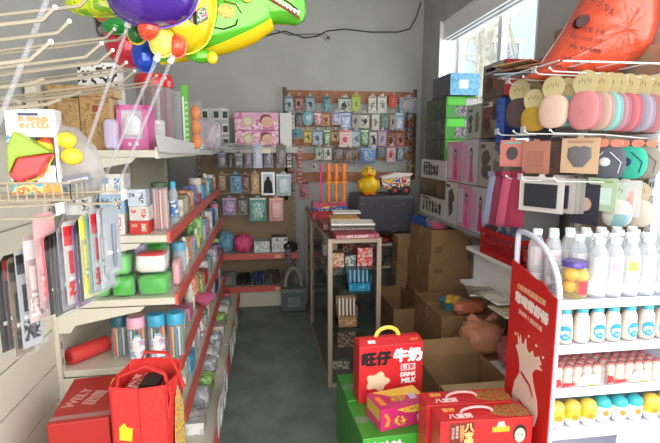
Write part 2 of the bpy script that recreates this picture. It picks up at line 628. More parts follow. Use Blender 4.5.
def pen_pack(label, P, w, h, card, top, pen, tilt=0.0, group=None, npen=1, rz=90, art=None):
    t = thing('pen_pack', label, 'stationery pack', (P[0], P[1], P[2]), R(rz), group)
    m = MB(); m.prism([(-w / 2, -h), (w / 2, -h), (w / 2, -.004), (w / 2 - .008, .004), (-w / 2 + .008, .004), (-w / 2, -.004)], 0, .0016, card)
    m.box(-w / 2 + .002, w / 2 - .002, -.0012, 0, -.055, -.008, top)
    m.box(-w * .3, w * .1, -.0016, 0, -h * .62, -h * .34, top); m.box(-w * .3, w * .3, -.0016, 0, -h * .70, -h * .66, WHITE)
    if art: m.box(-w / 2 + .006, w / 2 - .006, -.001, 0, -h * .93, -h * .72, art)
    m.build('card', t)
    for k in range(npen):
        x = (k - (npen - 1) / 2) * w / (npen + .6)
        m = MB(); m.lathe([(.0008, -h * .92), (.0042, -h * .86), (.0046, -h * .5), (.0042, -h * .26), (.0025, -h * .24)], pen, 8, (x, -.006, 0)); m.build('pen', t)
    m = MB(); m.box(-w / 2 - .002, w / 2 + .002, -.0115, .0020, -h - .003, -.03, PFILM); m.build('sleeve', t)
    return t


def hook_bar(label, y, z, x0, x1, n=1):
    t = thing('display_hook', label, 'hook', (0, 0, 0))
    m = MB(); m.tube([(x0, y, z - .01), ((x0 + x1) / 2, y, z - .002), (x1, y, z), (x1 + .018, y, z + .016)], .003, HOOKM, 7)
    m.build('prong', t)
    m = MB(); m.tube([(x0, y, z + .014), ((x0 + x1) / 2, y, z + .022), (x1 + .02, y, z + .03)], .0022, HOOKM, 7); m.box(x1 + .016, x1 + .020, y - .018, y + .018, z + .008, z + .034, WHITE); m.build('ticket_arm', t)
    m = MB(); m.box(x0 - .012, x0 - .002, y - .02, y + .02, z - .04, z + .03, HOOKM); m.build('bracket', t)
    return t


hook_bar('long cream hook holding the row of hanging pen packs', 1.20, 1.372, -.845, -.352)
hook_bar('short cream hook holding the dark pen packs at the left picture edge', 1.10, 1.352, -.845, -.46)
PK = [  # px, top py, width, height, card, top, pen, label
    (3, 262, .05, .22, (54, 44, 40), (40, 34, 32), (90, 70, 60), 'dark brown pen pack cut by the left picture edge'),
    (10, 256, .045, .22, (66, 52, 46), (150, 40, 44), (60, 44, 40), 'dark brown pen pack with dull red header at far left'),
    (17, 258, .05, .24, (146, 124, 100), (58, 50, 44), (70, 56, 48), 'tan pen pack with kraft bottom hanging at far left'),
    (25, 250, .055, .24, (212, 214, 220), (36, 36, 42), (66, 70, 84), 'white pen pack with black header and grey pen'),
    (33, 236, .055, .21, (236, 208, 206), (240, 226, 224), (120, 84, 90), 'pale pink pen pack with dark sketch, left of the brighter pink one'),
    (44, 214, .06, .225, (242, 190, 190), (236, 170, 172), (214, 70, 84), 'bright pink pen pack with twin red pens, widest in the row'),
    (53, 236, .05, .19, (48, 38, 38), (60, 48, 46), (30, 26, 28), 'black-brown pen pack just right of the bright pink one'),
    (57, 234, .05, .20, (58, 44, 44), (40, 34, 34), (90, 60, 56), 'second dark pen pack, behind the bright pink one'),
    (61, 232, .05, .20, (72, 62, 64), (70, 66, 70), (40, 36, 40), 'charcoal pen pack with faint grey header mid row'),
    (66, 228, .055, .20, (178, 172, 184), (120, 110, 130), (110, 100, 120), 'grey-lilac pen pack with speckled print mid row'),
    (72, 222, .06, .20, (240, 236, 230), (212, 40, 48), (206, 180, 150), 'white pen pack with red logo header mid row'),
    (78, 226, .05, .20, (150, 110, 160), (120, 84, 140), (210, 180, 220), 'purple pen pack hanging mid row'),
    (83, 220, .05, .20, (50, 60, 50), (40, 44, 40), (150, 160, 150), 'very dark green pen pack hanging mid row'),
    (88, 216, .055, .20, (234, 226, 150), (232, 220, 70), (230, 230, 210), 'cream pen pack with bright yellow header'),
    (93, 214, .05, .195, (150, 190, 180), (80, 150, 140), (220, 230, 226), 'sea-green pen pack behind the red and blue one'),
    (98, 210, .06, .195, (224, 224, 226), (212, 44, 60), (100, 160, 200), 'white pen pack with red header and small blue and yellow print'),
    (104, 210, .055, .19, (206, 210, 216), (190, 190, 200), (150, 156, 170), 'silvery clear pen pack second from the hook tip'),
    (110, 208, .055, .16, (190, 194, 198), (150, 156, 164), (110, 116, 130), 'short silvery pen pack at the hook tip'),
]
for i, (px, py, w_, h_, c, tp, pn, lb) in enumerate(PK):
    Q = at(px, py, Y=1.20)
    zz = 1.366 if i > 4 else 1.366 - .006 * (5 - i)
    pen_pack(lb, (Q.x, 1.20 + (random.random() - .5) * .008, min(zz, Q.z)), w_, h_, prn([tuple(int(k*.88) for k in c), tuple(int(k*.8) for k in c)], 25, i), mat(tp), mat(pn, .3), npen=2 if i in (5, 11, 9) else 1, rz=90 + random.uniform(-26, -14), art=prn([tuple(int(k*.8) for k in c), tp], 90, i))

# ------------------------------------------------------------------ bundles of small helpers for goods
def goods_box(name, label, cat, loc, w, d, h, face, side=None, rz=0, group=None, art=None, bev=.0015):
    """printed carton: faces + a raised label on the front; one mesh"""
    side = side or face
    m = MB()
    v = [(x, y, z) for z in (0, h) for y in (0, d) for x in (-w / 2, w / 2)]
    fs = [(0, 2, 3, 1), (4, 5, 7, 6), (0, 1, 5, 4), (3, 2, 6, 7), (2, 0, 4, 6), (1, 3, 7, 5)]
    m.add(v, fs, [side, side, face, face, side, side])
    if art:
        for (a, b, c, d_, mm) in art:
            m.box(-w / 2 + a * w, -w / 2 + b * w, -.0012, 0, c * h, d_ * h, mm)
    t = thing(name, label, cat, loc, R(rz), group)
    m.build('carton', t, bevel=bev)
    m = MB(); m.box(-w / 2 + .0008, w / 2 - .0008, d * .42, d * .58, h, h + .0006, TAPE if side is CARD else FILM)
    m.build('closing_tape', t)
    return t


def canister(label, loc, r, h, body, lid, fill, cat='jar', lidh=.22, group=None, name='pencil_canister', lab=None):
    t = thing(name, label, cat, loc, random.uniform(0, 6), group)
    m = MB(); m.lathe([(r, 0), (r, h * (1 - lidh))], body, 24); m.build('tub', t)
    m = MB(); hl = h * (1 - lidh)
    m.lathe([(r * 1.03, hl - .004), (r * 1.03, h * .97), (r * .95, h), (0.0001, h)], lid, 24); m.build('lid', t)
    m = MB()
    for k in range(14):
        a = 2 * math.pi * k / 14
        x, y = math.cos(a) * r * .82, math.sin(a) * r * .82
        m.lathe([(.0008, .006), (.0042, .014), (.0042, hl - .012)], fill[k % len(fill)], 7, (x, y, 0))
    m.build('pencils', t)
    if lab:
        m = MB()
        n = 9
        v = []; f = []
        for k in range(n + 1):
            a = R(-130 + 100 * k / n)
            for z in (h * .08, h * .50 + (.12 * h if 2 < k < 7 else 0)):
                v.append((math.cos(a) * r * 1.012, math.sin(a) * r * 1.012, z))
        for k in range(n):
            f.append((2 * k, 2 * k + 2, 2 * k + 3, 2 * k + 1))
        m.add(v, f, lab, True); o = m.build('label', t)
        t.rotation_euler = (0, 0, R(8))
    return t


def soft_pack(label, loc, w, d, h, c, c2=None, rz=0, cat='pack', group=None, name='soft_pack', wrap=True, nz=.06):
    t = thing(name, label, cat, loc, R(rz), group)
    m = MB(); m.blob((0, 0, h / 2), w / 2, d / 2, h / 2, c, e=.45, nz=nz, fr=5, n=24, k=12, seed=random.random() * 9, mfun=(lambda j, i: c2 if c2 and j > 7 else c)); m.build('contents', t)
    if wrap:
        m = MB(); m.blob((0, 0, h / 2), w / 2 * 1.04, d / 2 * 1.04, h / 2 * 1.0, FILM, e=.4, nz=.10, fr=9, n=24, k=12, seed=random.random() * 9, flatbase=.0005)
        m.prism([(-w * .5, h * .42), (-w * .62, h * .30), (-w * .62, h * .72), (-w * .5, h * .6)], -.002, .002, FILM)
        m.build('wrapper', t)
    return t


# ------------------------------------------------------------------ goods on the fourth shelf (green bundles)
GRN = mat((62, 178, 50), .35); GRN2 = mat((88, 200, 70), .35)
z4 = .881
S4 = [(-.700, 2.075, 0, GRN, None, 'green wrapped bundle at bottom left of the front stack'),
      (-.598, 2.07, 0, GRN, None, 'green wrapped bundle in the middle of the bottom row'),
      (-.475, 2.075, 0, GRN, None, 'wide green wrapped bundle at bottom right under the white one'),
      (-.610, 2.072, .095, GRN2, None, 'green wrapped bundle in the upper row beside the white one'),
      (-.482, 2.078, .098, mat((240, 236, 232), .4), mat((216, 60, 56), .4), 'white bundle with red top edge on the stacked green bundles'),
      (-.50, 2.20, .195, GRN, None, 'flat green bundle peeping above the white one'),
      (-.77, 2.09, .0, GRN, None, 'green wrapped bundle behind the hanging pen packs'),
      (-.715, 2.075, .096, GRN, None, 'green bundle in the upper row next to the rack post')]
for i, (x, y, dz, c, c2, lb) in enumerate(S4):
    ww = .125 if i in (2, 4, 5) else .085
    soft_pack(lb, (x, y + .01, z4 + dz), ww, .11, .088 if i != 5 else .05, c, c2, random.uniform(-5, 5))
soft_pack('lilac wrapped roll between the green and the white bundle', (-.545, 2.16, z4 + .10), .05, .07, .11, mat((190, 170, 205), .4), None)
soft_pack('green bundle lying under the flat green one at the back', (-.50, 2.21, z4), .12, .12, .095, GRN, None)
soft_pack('green bundle stacked second behind the white one', (-.50, 2.215, z4 + .097), .12, .12, .095, GRN, None)
soft_pack('pink film pack drooping over the red strip next to the white bundle', (-.403, 2.22, z4), .035, .12, .12, mat((236, 170, 178), .4), None)

# ------------------------------------------------------------------ third shelf: pencil canisters and a red roll
z3 = .581
FP = [mat(c, .4) for c in ((220, 60, 60), (240, 200, 60), (60, 140, 200), (240, 240, 240), (60, 160, 90), (60, 50, 50))]
LB = prn([(240, 150, 170), (150, 200, 226), (250, 240, 240)], 40, 5)
canister('pencil canister with a pink lid on the third shelf', (-.565, 2.075, z3), .038, .20, CLEAR, mat((240, 178, 196), .35), FP, lab=LB)
canister('pencil canister with a blue lid right next to the pink-lidded one', (-.480, 2.08, z3), .037, .205, CLEAR, mat((66, 170, 206), .35), FP, lab=LB)
canister('pencil canister with a blue lid nearest the red strip', (-.401, 2.09, z3), .037, .205, CLEAR, mat((66, 170, 206), .35), FP)
canister('pencil canister with a dark teal lid in shade beside the pink one', (-.650, 2.13, z3), .037, .19, CLEAR, mat((40, 96, 110), .4), FP)
rr = thing('paper_roll', 'red crepe roll lying on the third shelf beside the rack post', 'roll', (-.785, 2.12, z3 + .038), R(-38))
m = MB(); m.M = Matrix.Rotation(R(90), 4, 'X'); m.lathe([(.036, -.09), (.038, -.06), (.038, .07), (.034, .09)], mat((214, 64, 58), .6), 8); m.build('roll', rr)
m = MB(); m.M = Matrix.Rotation(R(90), 4, 'X'); m.lathe([(.02, .0902), (.02, .092), (.001, .092)], mat((170, 40, 40), .7), 8); m.build('core', rr)

# ------------------------------------------------------------------ fifth shelf: small cartons, straws tub, bottle
z5 = 1.151
WB = mat((232, 230, 224), .5)
def pa(c): return prn(c, 70, len(MATS) % 13)
L5 = [(-.745, 2.03, 0, .11, .10, .085, (150, 150, 152), 'grey flat carton at the bottom of the fifth-shelf stack'),
      (-.745, 2.03, .086, .11, .10, .08, (226, 224, 220), 'white carton with a red mark above the grey carton'),
      (-.735, 2.035, .167, .12, .10, .085, (198, 214, 218), 'pale green carton below the topmost white box'),
      (-.722, 2.04, .253, .10, .10, .08, (228, 222, 216), 'white carton with pink print on top of the left stack'),
      (-.620, 2.03, 0, .10, .11, .09, (232, 228, 220), 'white carton with beige print at the base of the middle stack'),
      (-.618, 2.035, .091, .10, .11, .075, (170, 200, 226), 'light blue carton in the middle stack'),
      (-.615, 2.035, .167, .10, .11, .085, (236, 232, 226), 'white carton with grey print above the light blue one'),
      (-.515, 2.035, 0, .08, .10, .055, (212, 60, 54), 'red-ended small carton at the base of the right stack'),
      (-.515, 2.04, .056, .08, .10, .06, (226, 222, 214), 'cream small carton above the red-ended one'),
      (-.520, 2.04, .117, .075, .10, .07, (210, 222, 232), 'pale blue-white carton crowning the right stack')]
for i, (x, y, dz, w_, d_, h_, c, lb) in enumerate(L5):
    acc = [(212, 60, 66), (90, 90, 100), (90, 140, 190), (190, 160, 120)][i % 4]
    goods_box('small_carton', lb, 'box', (x, y, z5 + dz), w_ - .004, d_, h_, prn([c, tuple(max(0, k - 14) for k in c)], 30, i), prn([c, tuple(max(0, k - 22) for k in c)], 40, i), rz=random.uniform(-3, 3),
              art=[(.62, .86, .2, .8, prn([(255, 255, 255), acc], 160, i)), (.08, .4, .55, .8, prn([c, acc], 190, i + 3))])
if True:
    Q = at(166, 207, Y=2.14)
    canister('clear tub of pinkish sticks with a dark green lid on the fifth shelf', (-.447, 2.13, z5), .034, .21, CLEAR, mat((70, 84, 60), .5), [mat((206, 140, 130), .5), mat((230, 200, 190), .5)], lidh=.08, name='stick_tub', cat='tub')
    b = thing('glue_bottle', 'slim clear bottle with sky-blue cap beside the stick tub', 'bottle', (-.425, 2.32, z5))
    m = MB(); m.lathe([(.018, 0), (.02, .01), (.02, .15), (.01, .175)], plastic((210, 225, 235), .4, .8), 16); m.build('bottle_body', b)
    m = MB(); m.lathe([(.013, .17), (.013, .20), (.001, .203)], mat((70, 180, 220), .4), 16); m.build('cap', b)
    m = MB(); m.lathe([(.0205, .03), (.0205, .11)], prn([(240, 240, 240), (80, 130, 190)], 60, 2), 16); m.build('label', b)

# ------------------------------------------------------------------ top shelf goods
zt = 1.501
KR = prn([(176, 140, 92), (186, 152, 104), (156, 118, 76)], 55, 3, .8)
KRS = mat((206, 180, 136), .8)
kb = goods_box('kraft_box', 'brown patterned kraft box with round red seal on the top shelf', 'box', (-.665, 2.06, zt), .115, .12, .21, KR, KRS, art=[(.42, .62, .72, .84, mat((150, 60, 40)))])
goods_box('kraft_box', 'brown patterned kraft box behind the prongs left of the sealed one', 'box', (-.785, 2.06, zt), .115, .12, .205, KR, KRS)
goods_box('kraft_box', 'cream-sided kraft box lying flat above the two kraft boxes', 'box', (-.72, 2.07, zt + .212), .26, .11, .045, KR, KRS)
goods_box('white_carton', 'white carton with black print standing behind the upper prongs', 'box', (-.69, 2.20, zt + .258), .16, .10, .11, prn([(228, 226, 222), (228, 226, 222), (30, 30, 34)], 40, 2), WHITE)
goods_box('white_carton', 'tall white carton carrying the black-printed one behind the kraft boxes', 'box', (-.69, 2.19, zt), .16, .12, .257, WHITE, WHITE)
pb = thing('play_set_box', 'pink framed play set box with clear window on the top shelf', 'box', (-.535, 2.10, zt), R(-4))
PNK = mat((226, 120, 178), .4)
m = MB(); w_, h_, d_ = .125, .185, .10
m.box(-w_ / 2, w_ / 2, .01, d_, 0, h_, prn([(240, 228, 238), (216, 200, 220)], 20, 2)); m.box(-w_ / 2, w_ / 2, 0, .012, 0, .045, PNK); m.box(-w_ / 2, w_ / 2, 0, .012, h_ - .02, h_, PNK)
m.box(-w_ / 2, -w_ / 2 + .016, 0, .012, .04, h_, PNK); m.box(w_ / 2 - .02, w_ / 2, 0, .012, .04, h_, PNK); m.box(w_ / 2, w_ / 2 + .0015, 0, d_, 0, h_, mat((214, 92, 160), .4))
m.build('box_frame', pb, bevel=.002)
m = MB(); m.puff([(-.04, .06), (.03, .055), (.036, .12), (.01, .15), (-.03, .145)], .03, WHITE, (0, .01, 0)); m.build('toy', pb)
m = MB(); m.box(-w_ / 2 + .016, w_ / 2 - .02, .002, .004, .045, h_ - .02, CLEAR); m.box(-.02, -.008, -.001, 0, .016, .03, mat((240, 240, 240))); m.box(.01, .022, -.001, 0, .016, .03, mat((240, 240, 240))); m.build('window', pb)
goods_box('pink_set_box', 'magenta box lying behind the white card strip on the top shelf', 'box', (-.455, 2.30, zt), .06, .10, .062, prn([(220, 110, 160), (235, 180, 205)], 25, 4), mat((214, 96, 150)))
goods_box('white_carton', 'small white and grey carton to the right of the play set box', 'box', (-.463, 2.20, zt), .05, .08, .13, prn([(230, 232, 230), (190, 196, 192)], 40, 6), WHITE)
soft_pack('small lilac bagged toy left of the pink play set box', (-.60, 2.035, zt), .05, .05, .12, mat((206, 190, 222), .4), None, name='bagged_toy', cat='toy')

bk = thing('spring_toy_barrel', 'tall clear barrel with a wide red lid on the top shelf', 'tub', (-.555, 2.66, zt))
m = MB(); m.lathe([(.088, 0), (.09, .01), (.09, .33)], plastic((200, 180, 182), .35, .75), 28); m.build('barrel_body', bk)
m = MB(); m.lathe([(.098, .32), (.10, .345), (.096, .372), (.09, .385), (.02, .39), (.001, .39)], mat((206, 38, 40), .3, coat=.4), 28); m.build('lid', bk)
m = MB()
for k in range(16):
    a = k * .39
    m.tube([(math.cos(a) * .07, math.sin(a) * .07, .01), (math.cos(a + .1) * .068, math.sin(a + .1) * .068, .31)], .008, [mat((150, 50, 56)), mat((200, 190, 188)), mat((110, 70, 70))][k % 3], 6)
m.build('filling', bk)
gp = thing('cup_stack', 'tall sleeve of stacked clear cups with a bright green card', 'cup stack', (-.445, 2.85, zt))
m = MB()
for k in range(22):
    m.lathe([(.026, k * .015), (.032, k * .015 + .013), (.030, k * .015 + .014)], plastic((225, 230, 230), .3, .8), 14, (-.035, 0, 0))
m.build('cups', gp)
m = MB(); m.box(.0, .035, -.018, -.014, 0, .36, mat((96, 190, 50), .4)); m.box(.002, .012, -.019, -.018, 0, .30, WHITE)
for k in range(9): m.box(.016, .03, -.019, -.018, .02 + k * .03, .032 + k * .03, mat((200, 230, 180)))
m.build('header_card', gp)
og = thing('orange_toy_pack', 'orange toys in a hanging strip beside the green card', 'toy pack', (-.395, 3.0, zt), 0)
m = MB()
for k in range(3): m.blob((0, 0, .05 + k * .085), .032, .03, .046, mat((236, 138, 62), .35), n=14, k=10, nz=.08)
m.build('toys', og)
m = MB(); m.box(-.038, .038, -.034, .034, 0, .29, FILM); m.build('film', og)
bgk = thing('bagged_dolls', 'crinkled clear bag of pink and grey trinkets on the top shelf', 'bag', (-.335, 3.35, zt + .0), 0)
m = MB(); m.blob((-.04, 0, .10), .10, .09, .105, plastic((214, 200, 214), .4, .8), e=.7, nz=.16, fr=8, seed=2, n=30, k=18, flatbase=0.001); m.build('bag', bgk)
m = MB()
for k in range(9): m.blob((random.uniform(-.10, .03), random.uniform(-.04, .04), .04 + random.uniform(0, .1)), .02, .02, .022, pick(mat((230, 190, 205)), mat((200, 200, 206)), mat((220, 150, 170))), n=10, k=8)
m.build('trinkets', bgk)
fr = goods_box('flat_box', 'flat red and pink box at the end of the top shelf', 'box', (-.45, 3.62, zt), .10, .20, .06, prn([(222, 70, 70), (240, 150, 160)], 20, 3), mat((206, 60, 60)))
soft_pack('mint green soft pack drooping at the end of the top shelf', (-.41, 3.25, zt), .06, .10, .045, mat((140, 206, 176), .4), mat((236, 120, 110), .4), name='soft_pack')
# clear sheets hanging over the strip at the far end
cs = thing('clear_bag_bundle', 'bundle of crumpled clear bags draped from the top shelf end', 'bag', (-.40, 4.05, zt), 0)
m = MB(); m.blob((.09, .0, .02), .22, .12, .032, plastic((205, 208, 205), .35, .8), e=.8, nz=.3, fr=9, seed=8, n=34, k=14, flatbase=.001); m.build('bags', cs)
tk = thing('white_card_strip', 'stiff white card strip leaning along the top shelf edge', 'card', (0, 0, 0))
m = MB(); a, b_ = at(156, 134, X=-.405), at(214, 148, X=-.405); a2, b2 = at(160, 152, X=-.405), at(213, 155, X=-.405)
m.add([tuple(a), tuple(b_), tuple(b2), tuple(a2), tuple(a + Vector((-.003, 0, 0))), tuple(b_ + Vector((-.003, 0, 0))), tuple(b2 + Vector((-.003, 0, 0))), tuple(a2 + Vector((-.003, 0, 0)))],
      [(0, 1, 2, 3), (7, 6, 5, 4), (0, 4, 5, 1), (3, 2, 6, 7), (0, 3, 7, 4), (1, 5, 6, 2)], mat((232, 232, 226), .4)); m.build('card', tk)

# ------------------------------------------------------------------ goods deeper along the shelves, seen over the strips
cnt = 0
COLN = {'sky blue': (80, 180, 220), 'orange': (236, 130, 50), 'lime green': (130, 200, 60), 'pink': (236, 120, 160), 'white': (232, 232, 228), 'red': (210, 56, 56), 'purple': (140, 90, 170), 'yellow': (240, 204, 60),
        'teal': (60, 160, 160), 'brown': (130, 96, 66), 'silver': (176, 180, 186), 'cream': (226, 216, 190), 'navy': (50, 66, 130)}
DEEP = [  # (shelf words, z, xfront, [(colour, Y, kind, w, h)])
    ('fourth shelf', .881, -.40, [('sky blue', 2.42, 't', .07, .15), ('white', 2.52, 'b', .05, .16), ('orange', 2.62, 'p', .08, .13), ('pink', 2.72, 't', .06, .12), ('sky blue', 2.84, 'p', .09, .10), ('yellow', 2.98, 'b', .05, .13), ('lime green', 3.10, 'p', .10, .19), ('teal', 3.30, 't', .07, .14),
                                  ('purple', 3.45, 'p', .08, .12), ('orange', 3.60, 'b', .06, .16), ('white', 3.76, 'c', .08, .14), ('navy', 3.92, 'c', .08, .12), ('sky blue', 4.08, 'p', .08, .12), ('pink', 4.24, 't', .07, .14)]),
    ('fifth shelf', 1.151, -.415, [('cream', 2.55, 'c', .08, .09), ('brown', 2.70, 'p', .10, .10), ('orange', 2.86, 'p', .09, .11), ('navy', 3.0, 'p', .07, .13), ('red', 3.14, 'c', .09, .06), ('cream', 3.26, 't', .08, .16), ('sky blue', 3.42, 'c', .08, .10), ('brown', 3.58, 'c', .08, .14),
                                   ('silver', 3.74, 'b', .06, .17), ('teal', 3.9, 'c', .08, .12), ('white', 4.06, 't', .08, .14), ('red', 4.24, 'p', .08, .12)]),
    ('third shelf', .581, -.40, [('silver', 2.34, 'p', .09, .10), ('pink', 2.52, 'c', .10, .07), ('cream', 2.68, 'b', .06, .17), ('orange', 2.84, 'p', .10, .16), ('lime green', 3.02, 'p', .10, .12), ('red', 3.2, 'c', .08, .10), ('white', 3.38, 'c', .09, .13), ('teal', 3.56, 'p', .08, .12), ('silver', 3.74, 't', .08, .14), ('pink', 3.92, 'c', .08, .1), ('purple', 4.1, 'c', .08, .1), ('lime green', 4.26, 'p', .08, .12)]),
    ('second shelf', .336, -.39, [('red', 2.09, 'c', .12, .09), ('cream', 2.24, 'p', .10, .12), ('sky blue', 2.40, 'c', .09, .10), ('white', 2.56, 'c', .10, .13), ('silver', 2.74, 'p', .10, .12), ('red', 2.92, 'c', .08, .1), ('teal', 3.1, 'p', .09, .10), ('cream', 3.28, 'c', .09, .14), ('orange', 3.46, 'p', .08, .1), ('white', 3.64, 't', .08, .14), ('navy', 3.82, 'c', .08, .1), ('pink', 4.0, 'p', .08, .1), ('silver', 4.18, 'c', .08, .12)]),
    ('base shelf', .151, -.30, [('white', 2.14, 'c', .12, .06), ('silver', 2.34, 'p', .12, .10), ('lime green', 2.54, 'p', .12, .08), ('silver', 2.74, 'p', .12, .09), ('white', 2.94, 'p', .11, .07), ('silver', 3.14, 'p', .12, .09), ('cream', 3.34, 'c', .1, .08), ('lime green', 3.54, 'p', .12, .09), ('white', 3.74, 'p', .1, .09), ('silver', 3.94, 'c', .1, .08), ('red', 4.14, 'c', .1, .08)]),
]
for shn, z, xf, its in DEEP:
    seen_c = {}
    for (cn, Y, kd, w_, h_) in its:
        c = tuple(int(k * .72 + 190 * .28) if cn not in ('brown', 'navy') else k for k in COLN[cn])
        seen_c[(cn, kd)] = seen_c.get((cn, kd), 0) + 1
        nth = ['', 'second ', 'third ', 'fourth '][seen_c[(cn, kd)] - 1]
        x = xf - w_ / 2 - .004
        if kd == 'c':
            goods_box('small_carton', f'{cn} printed carton at the front of the left {shn}', 'box', (x, Y, z), w_, .12, h_, prn([c, c, tuple(min(255, k + 34) for k in c)], 22, cnt), prn([c, tuple(max(0, k - 30) for k in c)], 22, cnt), rz=random.uniform(-6, 6)) if nth == '' else \
                goods_box('small_carton', f'{nth}{cn} printed carton from the near end, left {shn}', 'box', (x, Y, z), w_, .12, h_, prn([c, (250, 250, 250)], 45, cnt), prn([c, (250, 250, 250)], 45, cnt), rz=random.uniform(-6, 6))
        elif kd == 'p':
            soft_pack(f'{nth}{cn} bagged pack from the near end of the left {shn}', (x, Y + .06, z), w_, .12, h_, prn([c, tuple(min(255, k + 34) for k in c), tuple(max(0, k - 34) for k in c)], 13, cnt), None, random.uniform(-8, 8), name='bagged_pack', cat='bag', nz=.12)
        elif kd == 't':
            r_ = w_ / 2
            canister(f'{nth}round tub with {cn} lid from the near end, left {shn}', (x, Y + .05, z), r_, h_, plastic((230, 235, 240), .5, .8), mat(c, .35), [mat(c), WHITE], name='round_tub', cat='tub', lidh=.25)
        else:
            b = thing('squeeze_bottle', f'{nth}{cn} squeeze bottle from the near end, left {shn}', 'bottle', (x, Y + .05, z))
            m = MB(); m.lathe([(w_ * .42, 0), (w_ * .48, .01), (w_ * .48, h_ * .55), (w_ * .22, h_ * .74)], mat(c, .35), 16); m.build('bottle_body', b)
            m = MB(); m.lathe([(w_ * .24, h_ * .73), (w_ * .22, h_ * .95), (.001, h_)], WHITE, 16); m.build('cap', b)
            m = MB(); m.lathe([(w_ * .49, h_ * .12), (w_ * .49, h_ * .45)], prn([(250, 250, 250), c], 70, cnt), 16); m.build('label', b)
        cnt += 1
# pink basin poking out of the third shelf and clear sleeves hanging over the lowest strip
pbs = thing('pink_basin', 'small pink plastic basin jutting over the red strip', 'basin', (-.36, 2.80, .592), R(0))
m = MB(); m.lathe([(.03, 0), (.055, .035), (.058, .035), (.032, -.002)], mat((240, 130, 170), .35), 20, sy=1.6); m.build('bowl', pbs)
m = MB(); m.lathe([(.057, .034), (.062, .038), (.057, .041)], mat((240, 110, 160), .35), 20, sy=1.6); m.build('rim', pbs)
for i, (Y, z0, z1, lb) in enumerate(((1.86 + .44, .17, .30, 'small clear sleeve between the two nearest aisle sleeves'), (3.2, .13, .26, 'narrow clear sleeve between the crinkled and the printed ones'), (2.10, .20, .33, 'clear sleeve with white ticket hanging near the end of the lowest strips'), (2.45, .16, .34, 'crinkled clear sleeve hanging half way along the lowest strips'), (2.95, .14, .30, 'clear sleeve hanging over the aisle further along'), (3.5, .12, .27, 'green and white printed sleeve hanging over the aisle'))):
    t = thing('hanging_sleeve', lb, 'packet', (-.225, Y, z0))
    hh = z1 - z0
    m = MB(); m.M = Matrix.Rotation(R(90), 4, 'Z'); m.puff([(-.08, 0), (.09, .01), (.08, hh), (-.07, hh)], .02, plastic((222, 228, 226), .4, .85), (0, 0, 0), .6, i); m.build('sleeve', t)
    m = MB(); m.box(.0105, .012, -.05, .03, hh * .3, hh * .75, prn([(90, 150, 80), (226, 228, 226)], 30, 2) if i == 5 else WHITE); m.build('ticket', t)

# ================================================================== back shelving unit
BX0, BX1, BY0, BY1 = -.62, .33, 4.42, 4.78
bu = thing('back_shelf_unit', 'beige shelving unit with red-edged shelves against the back wall', 'shelf', (0, 0, 0))
BEIGE = mat((150, 128, 98), .7)
m = MB(); m.box(BX0, BX1, BY1 - .02, BY1, 0, 1.53, BEIGE); m.build('back_panel', bu)
for x in (BX0, BX1 - .025):
    m = MB(); m.box(x, x + .025, BY1 - .05, BY1 - .022, 0, 1.56, mat((150, 142, 124), .5))
    for k in range(20): m.box(x + .009, x + .016, BY1 - .0515, BY1 - .05, .1 + k * .07, .13 + k * .07, BLACK)
    m.build('upright', bu)
for z, mm in ((1.52, mat((180, 176, 166), .5)), (.52, REDSTRIP), (.20, REDSTRIP)):
    m = MB(); m.box(BX0, BX1, BY0, BY1 - .052, z - .025, z, CREAM2); s_ = m.build('shelf', bu, bevel=.003)
    m = MB(); m.box(BX0 + .005, BX1 - .005, BY0 - .014, BY0 - .001, z - .045, z + .008, mm)
    if z < 1: m.box(.10, .16, BY0 - .017, BY0 - .014, z - .035, z - .005, mat((226, 190, 140)))
    else: m.box(-.02, .08, BY0 - .017, BY0 - .014, z - .05, z - .01, mat((226, 214, 180)))
    m.build('price_strip', s_)
m = MB(); m.box(BX0, BX1, BY0 + .02, BY0 + .04, 0, .155, CREAM2); m.build('kick_board', bu)

# two nappy boxes with a pale end carton
PK1 = (214, 150, 178)
for k, zz in enumerate((0, .162)):
    t = thing('gift_carton', ('lower' if k == 0 else 'upper') + ' pink carton with round badge and child portrait on the back shelf top', 'box', (-.045, 4.50, 1.521 + zz))
    m = MB(); m.box(-.20, .20, 0, .22, 0, .158, prn([PK1, (232, 196, 210), (196, 100, 150)], 16, k)); m.box(.2, .2015, .0, .22, 0, .158, WHITE)
    m.build('carton', t, bevel=.003)
    m = MB(); m.M = Matrix.Translation((-.08, -.001, .08)) @ Matrix.Rotation(R(90), 4, 'X'); m.lathe([(.052, 0), (.052, .001), (.0001, .0012)], mat((196, 176, 140), .5), 24); m.lathe([(.034, .001), (.034, .002), (.0001, .002)], mat((222, 206, 180), .5), 20); m.build('badge', t)
    m = MB(); m.M = Matrix.Translation((.10, -.001, .075)) @ Matrix.Rotation(R(90), 4, 'X')
    m.lathe([(.05, 0), (.05, .001), (.0001, .0012)], mat((224, 176, 150), .6), 20, sx=1.1); m.lathe([(.052, 0), (.052, .0004), (.0001, .0004)], mat((120, 60, 60), .6), 20, c=(-.012, .02, 0), sx=1.1)
    m.box(-.025, -.015, .003, .008, .001, .002, BLK); m.box(.012, .022, .003, .008, .001, .002, BLK); m.box(-.012, .01, -.02, -.016, .001, .002, mat((190, 80, 90)))
    m.build('portrait', t)
t = goods_box('white_carton', 'plain white carton standing at the right end of the pink cartons', 'box', (.225, 4.50, 1.521), .11, .2, .32, mat((216, 214, 210), .6), WHITE)
t = thing('sticker_sheet_bag', 'clear bag of white tiles with black squares left of the pink cartons', 'bag', (-.41, 4.52, 1.521))
m = MB(); m.box(-.13, .11, 0, .03, 0, .36, plastic((220, 222, 222), .35, .6)); m.build('bag', t)
m = MB()
